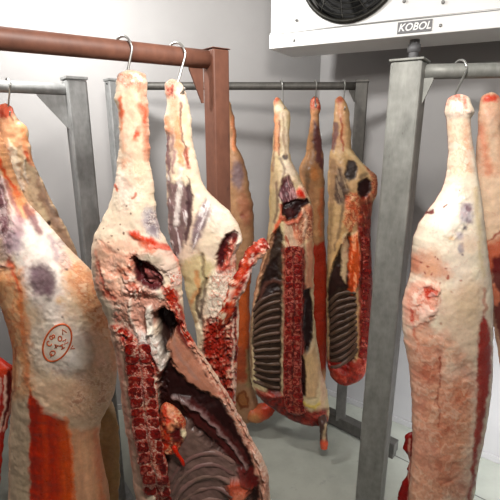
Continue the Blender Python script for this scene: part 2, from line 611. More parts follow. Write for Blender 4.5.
# fan: shroud back, blades, guard rings and spokes
bm = bmesh.new()
pts = [at_u(s_f, z_f, 0.118), at_u(s_f, z_f, 0.124)]
add_tube(bm, pts, r_f * 1.0, 48)
from_bm('shroud', bm, M_BLACK, root, smooth=False)
bm = bmesh.new()
add_tube(bm, [at_u(s_f, z_f, 0.03), at_u(s_f, z_f, 0.10)], r_f * 0.26, 24)
fan = from_bm('fan_hub', bm, M_BLACK, root)
for k in range(5):
    bm = bmesh.new()
    a0 = k * 2 * math.pi / 5 + 0.3
    g = []
    for i in range(7):
        rr = r_f * (0.24 + 0.68 * i / 6)
        row = []
        for j in range(9):
            a = a0 + (j / 8 - 0.5) * (0.75 + 0.25 * i / 6) + i * 0.05
            dd = 0.05 + (j / 8 - 0.5) * 0.045
            row.append(bm.verts.new(at_u(s_f + rr * math.cos(a), z_f + rr * math.sin(a), dd)))
        g.append(row)
    for i in range(6):
        for j in range(8):
            bm.faces.new((g[i][j], g[i][j + 1], g[i + 1][j + 1], g[i + 1][j]))
    ob = from_bm('fan_blade', bm, M_BLACK, root)
    md = ob.modifiers.new('thick', 'SOLIDIFY'); md.thickness = 0.003
bm = bmesh.new()
for i in range(9):
    rr = r_f * (0.16 + 0.84 * i / 8)
    pts = [at_u(s_f + rr * math.cos(a), z_f + rr * math.sin(a), -0.002 - 0.012 * math.cos(rr / r_f * 1.5)) for a in [2 * math.pi * k / 48 for k in range(49)]]
    add_tube(bm, pts, 0.0026 if i < 8 else 0.011, 6, caps=False)
for k in range(12):
    a = 2 * math.pi * k / 12 + 0.1
    pts = []
    for i in range(9):
        rr = r_f * (0.14 + 0.87 * i / 8); aa = a + 0.35 * i / 8
        pts.append(at_u(s_f + rr * math.cos(aa), z_f + rr * math.sin(aa), -0.006 - 0.012 * math.cos(rr / r_f * 1.5)))
    add_tube(bm, pts, 0.0024, 6)
from_bm('fan_guard', bm, M_WIRE, root)
# name plate
a_ = AC(398, 27.5); b_ = AC(432, 25); cpl = (a_ + b_) / 2
s0 = (AC(397.5, 29) - pf0).dot(u); s1 = (AC(432, 26) - pf0).dot(u)
zt = AC(415, 20.8).z - zb; zq = AC(415, 32.6).z - zb
plate = ubox('name_plate', s0, s1, zq, zt, -0.004, 0.002, M_PLATE, 0.001)
fcu = bpy.data.curves.new('lettering', 'FONT')
fcu.body = 'KOBOL'; fcu.size = (zt - zq) * 0.98; fcu.extrude = 0.0006; fcu.offset = 0.0009; fcu.shear = 0.25
fcu.align_x = 'CENTER'; fcu.align_y = 'CENTER'; fcu.space_character = 1.02
tf = bpy.data.objects.new('lettering_curve', fcu); COL.objects.link(tf)
bpy.context.view_layer.update()
lm = bpy.data.meshes.new_from_object(tf.evaluated_get(bpy.context.evaluated_depsgraph_get()))
bpy.data.objects.remove(tf)
tx = bpy.data.objects.new('lettering', lm); COL.objects.link(tx); lm.materials.clear(); lm.materials.append(M_LETTER)
tx.parent = plate
cc = pf0 + u * ((s0 + s1) / 2) + nf * 0.0052 + Vector((0, 0, (zt + zq) / 2 - 0.001))
tx.rotation_euler = Matrix((u, Vector((0, 0, 1)), nf)).transposed().to_euler()
tx.location = cc - parent_world(plate)
tx.scale = (0.86, 0.9, 1.0)
for (px, py) in [(294, 40.5), (296, 20), (440.5, 25.5), (404, 1), (330, 47 - 9), (443, 2)]:
    c = AC(px, py)
    bm = bmesh.new()
    add_tube(bm, [c - nf * 0.009, c + nf * 0.003, c + nf * 0.0045], [0.0065, 0.0065, 0.004], 12)
    if (px, py) != (330, 38): from_bm('screw', bm, M_SCREW, root)
    else: bm.free()
# drain pipe stub under the tray
d0 = PV(411, 45, 1.9)
dp = AC(411, 41) - nf * 0.10; dp.z = zb
bm = bmesh.new()
add_tube(bm, [dp + Vector((0, 0, 0.01)), dp + Vector((0, 0, -0.05)), dp + Vector((0, 0, -0.11)), dp + Vector((0, 0, -0.13)) - nf * 0.02, dp + Vector((0, 0, -0.14)) - nf * 0.10], 0.021, 14)
add_tube(bm, [dp + Vector((0, 0, -0.02)), dp + Vector((0, 0, -0.05))], 0.027, 14)
from_bm('drain_pipe', bm, M_PLATE, root)


# ------------------------------------------------------------------ flesh painter
def seg_dist(x, y, pts):
    best = np.full(x.shape, 1e9); tt = np.zeros_like(x); n = len(pts) - 1
    for i in range(n):
        ax, ay = pts[i]; bx, by = pts[i + 1]
        dx, dy = bx - ax, by - ay
        t = np.clip(((x - ax) * dx + (y - ay) * dy) / (dx * dx + dy * dy + 1e-9), 0, 1)
        d = np.hypot(x - ax - t * dx, y - ay - t * dy)
        m = d < best
        best = np.where(m, d, best); tt = np.where(m, (i + t) / n, tt)
    return best, tt


def poly_sd(x, y, pts):
    d, _ = seg_dist(x, y, pts + [pts[0]])
    ins = np.zeros(x.shape, bool)
    n = len(pts)
    for i in range(n):
        x1, y1 = pts[i]; x2, y2 = pts[(i + 1) % n]
        c = ((y1 > y) != (y2 > y))
        with np.errstate(divide='ignore', invalid='ignore'):
            xi = (x2 - x1) * (y - y1) / (y2 - y1 + 1e-12) + x1
        ins ^= c & (x < xi)
    return np.where(ins, -d, d)


def blob(cx, cy, rx, ry, ang, col, st=1.0, h=0.0, soft=3.0, fib=None):
    return ('B', (cx, cy, rx, ry, ang), col, st, h, soft, fib)


def poly(pts, col, st=1.0, h=0.0, soft=3.0, fib=None):
    return ('P', pts, col, st, h, soft, fib)


def line(pts, wdt, col, st=1.0, h=0.0, soft=1.5, fib=None):
    return ('S', (pts, wdt), col, st, h, soft, fib)


def raw(pts, pal, st=1.0, h=0.0, soft=2.0, scale=3.0):
    return ('W', pts, pal, st, h, soft, scale)


def paint(px, py, base, feats, seed, warp=1.6, mottle=0.06, wscale=7.0):
    n = px.shape[0]
    wx = px + warp * fbm(px / wscale, py / wscale, seed + 1, 3)
    wy = py + warp * fbm(px / wscale, py / wscale, seed + 2, 3)
    col = np.tile(lin(base), (n, 1)).astype(float)
    hgt = np.zeros(n)
    for k, (typ, geo, c, st, h, soft, fib) in enumerate(feats):
        if typ == 'B':
            cx, cy, rx, ry, ang = geo
            a = math.radians(ang)
            dx = wx - cx; dy = wy - cy
            xx = dx * math.cos(a) + dy * math.sin(a); yy = -dx * math.sin(a) + dy * math.cos(a)
            sd = (np.sqrt((xx / rx) ** 2 + (yy / ry) ** 2) - 1) * min(rx, ry)
        elif typ in 'PW':
            sd = poly_sd(wx, wy, geo)
        else:
            pts, wd = geo
            d, t = seg_dist(wx, wy, pts)
            ww = wd if not isinstance(wd, tuple) else wd[0] + (wd[1] - wd[0]) * t
            sd = d - ww
        sdn = sd + soft * 0.35 * fbm(px / 3.0, py / 3.0, seed + 30 + k, 3)
        m = np.clip(0.5 - sdn / (2 * soft), 0, 1); m = m * m * (3 - 2 * m)
        if typ == 'W':
            q = 0.7 * fbm(px / fib, py / fib, seed + 60 + k, 4) + 0.3 * fbm(px / fib / 3, py / fib / 3, seed + 61 + k, 2)
            t = np.clip(q * 1.1 + 0.5, 0, 1) * (len(c) - 1)
            pc = np.array([lin(x) for x in c])
            i0 = np.clip(t.astype(int), 0, len(c) - 2); fr_ = np.clip((t - i0 - 0.25) * 2, 0, 1)[:, None]
            cc = pc[i0] * (1 - fr_) + pc[i0 + 1] * fr_
            mc = (m * st)[:, None]
            col = col * (1 - mc) + cc * mc
            hgt += h * m * q
            continue
        if c is not None:
            cc = np.tile(lin(c), (n, 1))
            if fib is not None:
                a = math.radians(fib[0]); al = px * math.cos(a) + py * math.sin(a); ac = -px * math.sin(a) + py * math.cos(a)
                f = fbm(al / fib[2] / 6, ac / fib[2], seed + 60 + k, 4)
                cc = cc * (1 + fib[1] * f)[:, None]
                if len(fib) > 3:
                    mm = np.clip((f - 0.25) / 0.25, 0, 1)[:, None]
                    cc = cc * (1 - mm) + lin(fib[3]) * mm
            mc = (m * st)[:, None]
            col = col * (1 - mc) + cc * mc
        hgt += h * m
    f = fbm(px / 9, py / 9, seed + 90, 5)
    g = fbm(px / 3, py / 3, seed + 95, 3)
    col = col * (1 + mottle * f + mottle * 0.6 * g)[:, None]
    rv = 1 - np.abs(fbm(px / 13 + 0.8 * f, py / 20, seed + 120, 3)) * 2.2
    vm = np.clip((rv - 0.86) / 0.12, 0, 1) * 0.22 * np.clip(col.mean(1) * 2.2 - 0.5, 0, 1)
    col = col * (1 - vm[:, None]) + lin((196, 104, 84)) * vm[:, None]
    col[:, 1] *= (1 + 0.5 * mottle * fbm(px / 14, py / 14, seed + 99, 3))
    return np.clip(col, 0.003, 0.95), hgt


def pin(ys, xs, y):
    """Smooth interpolation (cubic hermite, monotone-ish)."""
    ys = np.array(ys, float); xs = np.array(xs, float)
    h = np.diff(ys); d = np.diff(xs) / h
    m = np.zeros_like(xs); m[1:-1] = np.where(d[1:] * d[:-1] > 0, 2 * d[1:] * d[:-1] / (d[1:] + d[:-1] + 1e-12), 0)
    m[0] = d[0]; m[-1] = d[-1]
    i = np.clip(np.searchsorted(ys, y) - 1, 0, len(h) - 1)
    t = (y - ys[i]) / h[i]
    t2 = t * t; t3 = t2 * t
    return (2 * t3 - 3 * t2 + 1) * xs[i] + (t3 - 2 * t2 + t) * h[i] * m[i] + (-2 * t3 + 3 * t2) * xs[i + 1] + (t3 - t2) * h[i] * m[i + 1]


def write_mesh(name, V, faces, col, parent, mat=None):
    org = np.array(parent_world(parent))
    me = bpy.data.meshes.new(name)
    V = V - org
    nf_ = len(faces)
    me.vertices.add(len(V)); me.vertices.foreach_set('co', V.astype(np.float32).ravel())
    me.loops.add(nf_ * 4); me.loops.foreach_set('vertex_index', faces.astype(np.int32).ravel())
    me.polygons.add(nf_); me.polygons.foreach_set('loop_start', np.arange(0, nf_ * 4, 4, dtype=np.int32))
    me.polygons.foreach_set('loop_total', np.full(nf_, 4, dtype=np.int32))
    me.polygons.foreach_set('use_smooth', np.ones(nf_, dtype=bool))
    me.update(calc_edges=True); me.validate()
    ca = me.color_attributes.new('Col', 'FLOAT_COLOR', 'POINT')
    c4 = np.ones((len(V), 4), np.float32); c4[:, :3] = col
    ca.data.foreach_set('color', c4.ravel())
    return mesh_obj(name, me, mat or M_FLESH, parent)


def slab(name, parent, Y, rows, base, feats, seed, Tf=0.08, Tb=0.05, rel=1.0, step=0.9, warp=1.6, mottle=0.06,
         lump=0.004, edge=0.8, pw=2.4, back=None, lean=0.0):
    """Closed body: outline rows (y, left, right) in the plane y=Y, rounded to a real depth front and back."""
    rows = sorted(rows)
    if not callable(Y):
        v_ = math.degrees(math.atan2(EYE - 0.05, Y - lean - 0.05)) - 15.6
        ylim = 250 + F * math.tan(math.radians(v_))
        if rows[-1][0] > ylim:
            k_ = (ylim - 495) / (rows[-1][0] - 495)
            rows = [(r[0] if r[0] <= 495 else 495 + (r[0] - 495) * k_, r[1], r[2]) for r in rows]
    ys = [r[0] for r in rows]
    y0, y1 = ys[0], ys[-1]
    nr = int((y1 - y0) / step) + 1
    yy = np.linspace(y0, y1, nr)
    L_ = pin(ys, [r[1] for r in rows], yy); R_ = pin(ys, [r[2] for r in rows], yy)
    eL = edge * 1.3 * fbm(yy / 7, yy * 0 + 3.3, seed + 5, 4); eR = edge * 1.3 * fbm(yy / 7, yy * 0 + 9.1, seed + 6, 4)
    # rounded ends
    hw0 = (R_ - L_) / 2; mid = (L_ + R_) / 2
    endr = np.minimum(6.0, hw0.max() * 0.4)
    e = np.ones(nr)
    de = np.minimum(yy - y0, y1 - yy)
    k = de < endr
    e[k] = np.sqrt(np.clip(1 - (1 - de[k] / endr) ** 2, 0.0, 1))
    hw = hw0 * np.maximum(e, 0.05)
    if callable(Y):
        Yr_ = np.array([Y(m_, y_) for m_, y_ in zip(mid, yy)])
        ker = np.ones(9) / 9
        Yr_ = np.convolve(np.pad(Yr_, 4, mode='edge'), ker, 'valid')
    else:
        Yr_ = Y - lean * (yy - y0) / (y1 - y0)
    YR = Yr_[:, None]
    wm = hw / F * Yr_                              # half width in metres
    wmax = wm.max()
    kk = np.clip((wm / wmax), 0, 1) ** 0.7
    TF = np.minimum(Tf * kk, wm * 1.25 + 0.004) * rel; TB = np.minimum(Tb * kk, wm * 1.1 + 0.004) * rel
    nc = max(14, int((2 * hw.max()) / step))
    uF = np.sin(np.linspace(-np.pi / 2, np.pi / 2, nc) * 0.999)
    uF = uF * 0.5 + np.linspace(-1, 1, nc) * 0.5
    nb = max(8, nc // 4)
    uB = np.cos(np.linspace(0, np.pi, nb + 2))[1:-1]
    ncol = nc + nb
    U = np.concatenate([uF, uB])
    isF = np.concatenate([np.ones(nc, bool), np.zeros(nb, bool)])
    PX = mid[:, None] + hw[:, None] * U[None, :] + np.where(U < 0, eL[:, None], eR[:, None]) * (np.abs(U) ** 4)[None, :] * e[:, None]
    PY = np.repeat(yy[:, None], ncol, 1)
    prof = np.clip(1 - np.abs(U) ** pw, 0, 1) ** (1 / 2.0)
    D = np.where(isF[None, :], -TF[:, None] * prof[None, :], TB[:, None] * prof[None, :])
    X, _, Z = P(PX, PY, YR + 0 * PX)
    Yv = YR + D
    # real surface lumps
    nz = fbm(X.ravel() * 16, Z.ravel() * 16, seed + 11, 3).reshape(X.shape) + 0.14 * fbm(X.ravel() * 70, Z.ravel() * 70, seed + 12, 2).reshape(X.shape)
    sgn = np.where(isF, -1.0, 1.0)[None, :]
    Yv = Yv + sgn * nz * lump * prof[None, :]
    qx, qy = project(X.ravel(), Yv.ravel(), Z.ravel())
    col, hg = paint(qx, qy, base, feats, seed, warp, mottle)
    fr = np.repeat(isF[None, :], nr, 0).ravel()
    hg = hg * np.repeat((prof[None, :] ** 0.5), nr, 0).ravel()
    Yr = Yv.ravel() - np.where(fr, hg, 0)
    # keep the hollows from cutting through the back
    lim = (YR + np.repeat((TB[:, None] * 0.6), ncol, 1) * prof[None, :]).ravel()
    Yr = np.where(fr, np.minimum(Yr, lim), Yr)
    if back is not None:
        cb, _ = paint(qx, qy, back, [], seed + 3, warp, mottle)
        col = np.where(fr[:, None], col, cb)
    V = np.stack([X.ravel(), Yr, Z.ravel()], 1)
    idx = np.arange(nr * ncol).reshape(nr, ncol)
    a = idx[:-1]; b = idx[1:]
    a2 = np.roll(a, -1, 1); b2 = np.roll(b, -1, 1)
    faces = np.stack([a.ravel(), b.ravel(), b2.ravel(), a2.ravel()], 1)
    # caps
    def cap(r, flip):
        c = len(V_ext)
        return c
    tops = []
    V_ext = [V[idx[0]].mean(0), V[idx[-1]].mean(0)]
    V = np.vstack([V, V_ext]); col = np.vstack([col, col[idx[0][0]], col[idx[-1][0]]])
    ct, cb_ = nr * ncol, nr * ncol + 1
    h = ncol // 2 * 2
    i0 = idx[0]
    q_ = []
    for j in range(0, h, 2):
        q_.append([ct, i0[j], i0[j + 1], i0[(j + 2) % ncol]])
    i1 = idx[-1]
    for j in range(0, h, 2):
        q_.append([cb_, i1[(j + 2) % ncol], i1[j + 1], i1[j]])
    faces = np.vstack([faces, np.array(q_)])
    return write_mesh(name, V, faces, col, parent)


def limb(name, parent, pts, base, feats, seed, n=20, lump=0.002, mottle=0.08, step=0.9, warp=1.0, flat=1.0):
    """Tube through (px, py, Y, radius_px)."""
    w_ = [(PV(a, b, Y), r / F * Y) for (a, b, Y, r) in pts]
    path = smooth_path([p for p, r in w_], 10)
    tt = np.linspace(0, len(w_) - 1, len(path))
    rad = np.interp(tt, range(len(w_)), [r for p, r in w_])
    L_ = sum((path[i + 1] - path[i]).length for i in range(len(path) - 1))
    m = len(path)
    e = np.minimum(np.arange(m), np.arange(m)[::-1]) / 4.0
    rad = rad * np.sqrt(np.clip(1 - (1 - np.clip(e, 0, 1)) ** 2, 0.03, 1))
    bm = bmesh.new()
    add_tube(bm, path, list(rad), n)
    bm.verts.ensure_lookup_table()
    nb_v = m * n
    V = np.array([v.co[:] for v in bm.verts])
    bm.free()
    cen = np.repeat(np.array([p[:] for p in path]), n, 0)
    d = V - cen
    ln = np.linalg.norm(d, axis=1, keepdims=True) + 1e-9
    nz = fbm(V[:, 0] * 60 + V[:, 1] * 40, V[:, 2] * 60, seed, 4)
    V = V + d / ln * (nz * lump)[:, None] * np.clip(ln / 0.006, 0, 1)
    V[:, 1] = cen[:, 1] + (V[:, 1] - cen[:, 1]) * flat
    qx, qy = project(V[:, 0], V[:, 1], V[:, 2])
    col, hg = paint(qx, qy, base, feats, seed, warp, mottle)
    idx = np.arange(nb_v).reshape(m, n)
    a = idx[:-1]; b = idx[1:]
    faces = np.stack([a.ravel(), np.roll(a, -1, 1).ravel(), np.roll(b, -1, 1).ravel(), b.ravel()], 1)
    q_ = []
    for r_, fl in ((idx[0], True), (idx[-1], False)):
        for j in range(n // 2 - 1):
            f_ = [r_[j], r_[j + 1], r_[n - 2 - j], r_[n - 1 - j]]
            q_.append(f_[::-1] if fl else f_)
    faces = np.vstack([faces, np.array(q_)])
    return write_mesh(name, V, faces, col, parent)


def sampler(ob):
    """Returns f(px, py): depth of the front surface of a body there."""
    me = ob.data
    co = np.empty(len(me.vertices) * 3, np.float32); me.vertices.foreach_get('co', co); co = co.reshape(-1, 3).astype(float)
    co += np.array(parent_world(ob.parent))
    px, py = project(co[:, 0], co[:, 1], co[:, 2])
    g = np.full((300, 400), np.inf)
    ix = np.clip((px + 100) / 2, 0, 399).astype(int); iy = np.clip(py / 2, 0, 299).astype(int)
    np.minimum.at(g, (iy, ix), co[:, 1])

    def f(x, y):
        i = int(np.clip(y / 2, 0, 299)); j = int(np.clip((x + 100) / 2, 0, 399))
        for r in range(0, 12):
            q = g[max(i - r, 0):i + r + 1, max(j - r, 0):j + r + 1]
            q = q[np.isfinite(q)]
            if len(q): return float(q.mean())
        return float(np.min(g))
    return f


def Yv_(Y, x, y):
    return Y(x, y) if callable(Y) else Y


def vertebrae(spine, Y, segs, cols, seed, dy, c1, c2, gap=0.16, depth=0.010, skip=None):
    """Red sawn vertebra blocks along the split spine; segs: rows (y, left, right)."""
    segs = sorted(segs)
    ys = [s[0] for s in segs]
    rnd = random.Random(seed)
    y = ys[0] + 1
    k = 0
    while y + dy * .8 < ys[-1]:
        h = dy * rnd.uniform(0.85, 1.15)
        ym = y + h / 2
        xl = float(pin(ys, [s[1] for s in segs], np.array([ym]))[0]); xr = float(pin(ys, [s[2] for s in segs], np.array([ym]))[0])
        for (f0, f1) in cols:
            a = xl + (xr - xl) * f0; b = xl + (xr - xl) * f1
            hh = h * (1 - gap) / 2
            t = rnd.uniform(-1.2, 1.2); a += rnd.uniform(-.8, .8); b += rnd.uniform(-.8, .8); tl = rnd.uniform(-1, 1)
            c = c1 if rnd.random() < 0.6 else c2
            slab('vertebra', spine, Yv_(Y, (a + b) / 2, ym), [(ym - hh + t, a + 0.6, b - 0.6), (ym - hh * .4 + t, a + .1, b), (ym + hh * .4 + t, a, b - .1), (ym + hh + t, a + 0.6, b - 0.6)],
                 c, [raw([(a - 2, ym - hh - 2), (b + 2, ym - hh - 2), (b + 2, ym + hh + 2), (a - 2, ym + hh + 2)], [c2, c, (146, 46, 40), c, c2, (176, 92, 80)], .9, .001, 1, 2.6)],
                 seed + k, Tf=depth, Tb=0.004, step=0.8, warp=0.8, mottle=0.2, lump=0.0012, edge=1.0, pw=6)
            k += 1
        y += h


def hook(p_rail, r_rail, p_meat, label, twist=0.0, tail=0.03, wire=0.0032):
    """S-hook: loop over the rail, straight shank, lower bend in the joint."""
    root = None
    R = r_rail * 1.12 + wire + 0.003
    a = math.radians(twist)
    d = Vector((math.cos(a), math.sin(a), 0))
    pts = []
    for k in range(0, 11):
        th = math.radians(200 - k * 20)          # from the left side over the top to the right
        pts.append(p_rail + d * R * math.cos(th) + Vector((0, 0, R * math.sin(th))))
    last = pts[-1]
    m = p_meat
    pts2 = [last.lerp(m, t) for t in (0.35, 0.65, 0.9)]
    low = [m + Vector((0, 0, -0.012)) + d * 0.004, m + Vector((0, 0, -0.020)) + d * 0.010, m + Vector((0, 0, -0.016)) + d * 0.02, m + Vector((0, 0, -0.006)) + d * tail]
    path = smooth_path(pts + pts2 + low, 4)
    bm = bmesh.new()
    org = Vector(p_rail)
    add_tube(bm, path, wire, 10)
    o = from_bm('meat_hook', bm, M_HOOK, None, org=org)
    o.location = org
    tag(o, label, 'meat hook', 'steel hooks over the rails')
    return o


def rail_at(a, b, px):
    """Point of a rail seen at column px."""
    best = None
    for i in range(801):
        p = a.lerp(b, i / 800)
        x, y = project(p.x, p.y, p.z)
        if best is None or abs(x - px) < best[0]: best = (abs(x - px), p)
    return best[1]


def carcass(px, Y, label, group='hanging carcass halves'):
    p = PV(px, 300, Y)
    return empty('carcass', (p.x, Y, 0.25), label, 'carcass', group)


def ribs(parent, Y, curves, r, base, seed, feats=()):
    for k, pts in enumerate(curves):
        limb('rib', parent, [(x, y, (Y(x, y) + 0.0055 if callable(Y) else Y + dy), r * (0.8 if i in (0, len(pts) - 1) else 1)) for i, (x, y, dy) in enumerate(pts)],
             base, list(feats), seed + k, n=10, lump=0.0012, mottle=0.16)


RAW = [(70, 18, 20), (140, 30, 28), (186, 52, 40), (120, 26, 26), (206, 96, 74), (236, 202, 180)]
RAWP = [(150, 50, 42), (206, 110, 88), (226, 160, 138), (190, 70, 54), (238, 208, 190), (246, 230, 214)]
CREAM = (238, 217, 192); WARM = (228, 200, 170); PINK = (214, 152, 128); SALM = (206, 134, 108)
RED = (172, 40, 32); DRED = (112, 24, 24); DARK = (50, 17, 17); PURP = (104, 62, 70); ORNG = (206, 124, 78)
BRED = (200, 58, 40); TAN = (196, 158, 122); GREYF = (176, 162, 156)

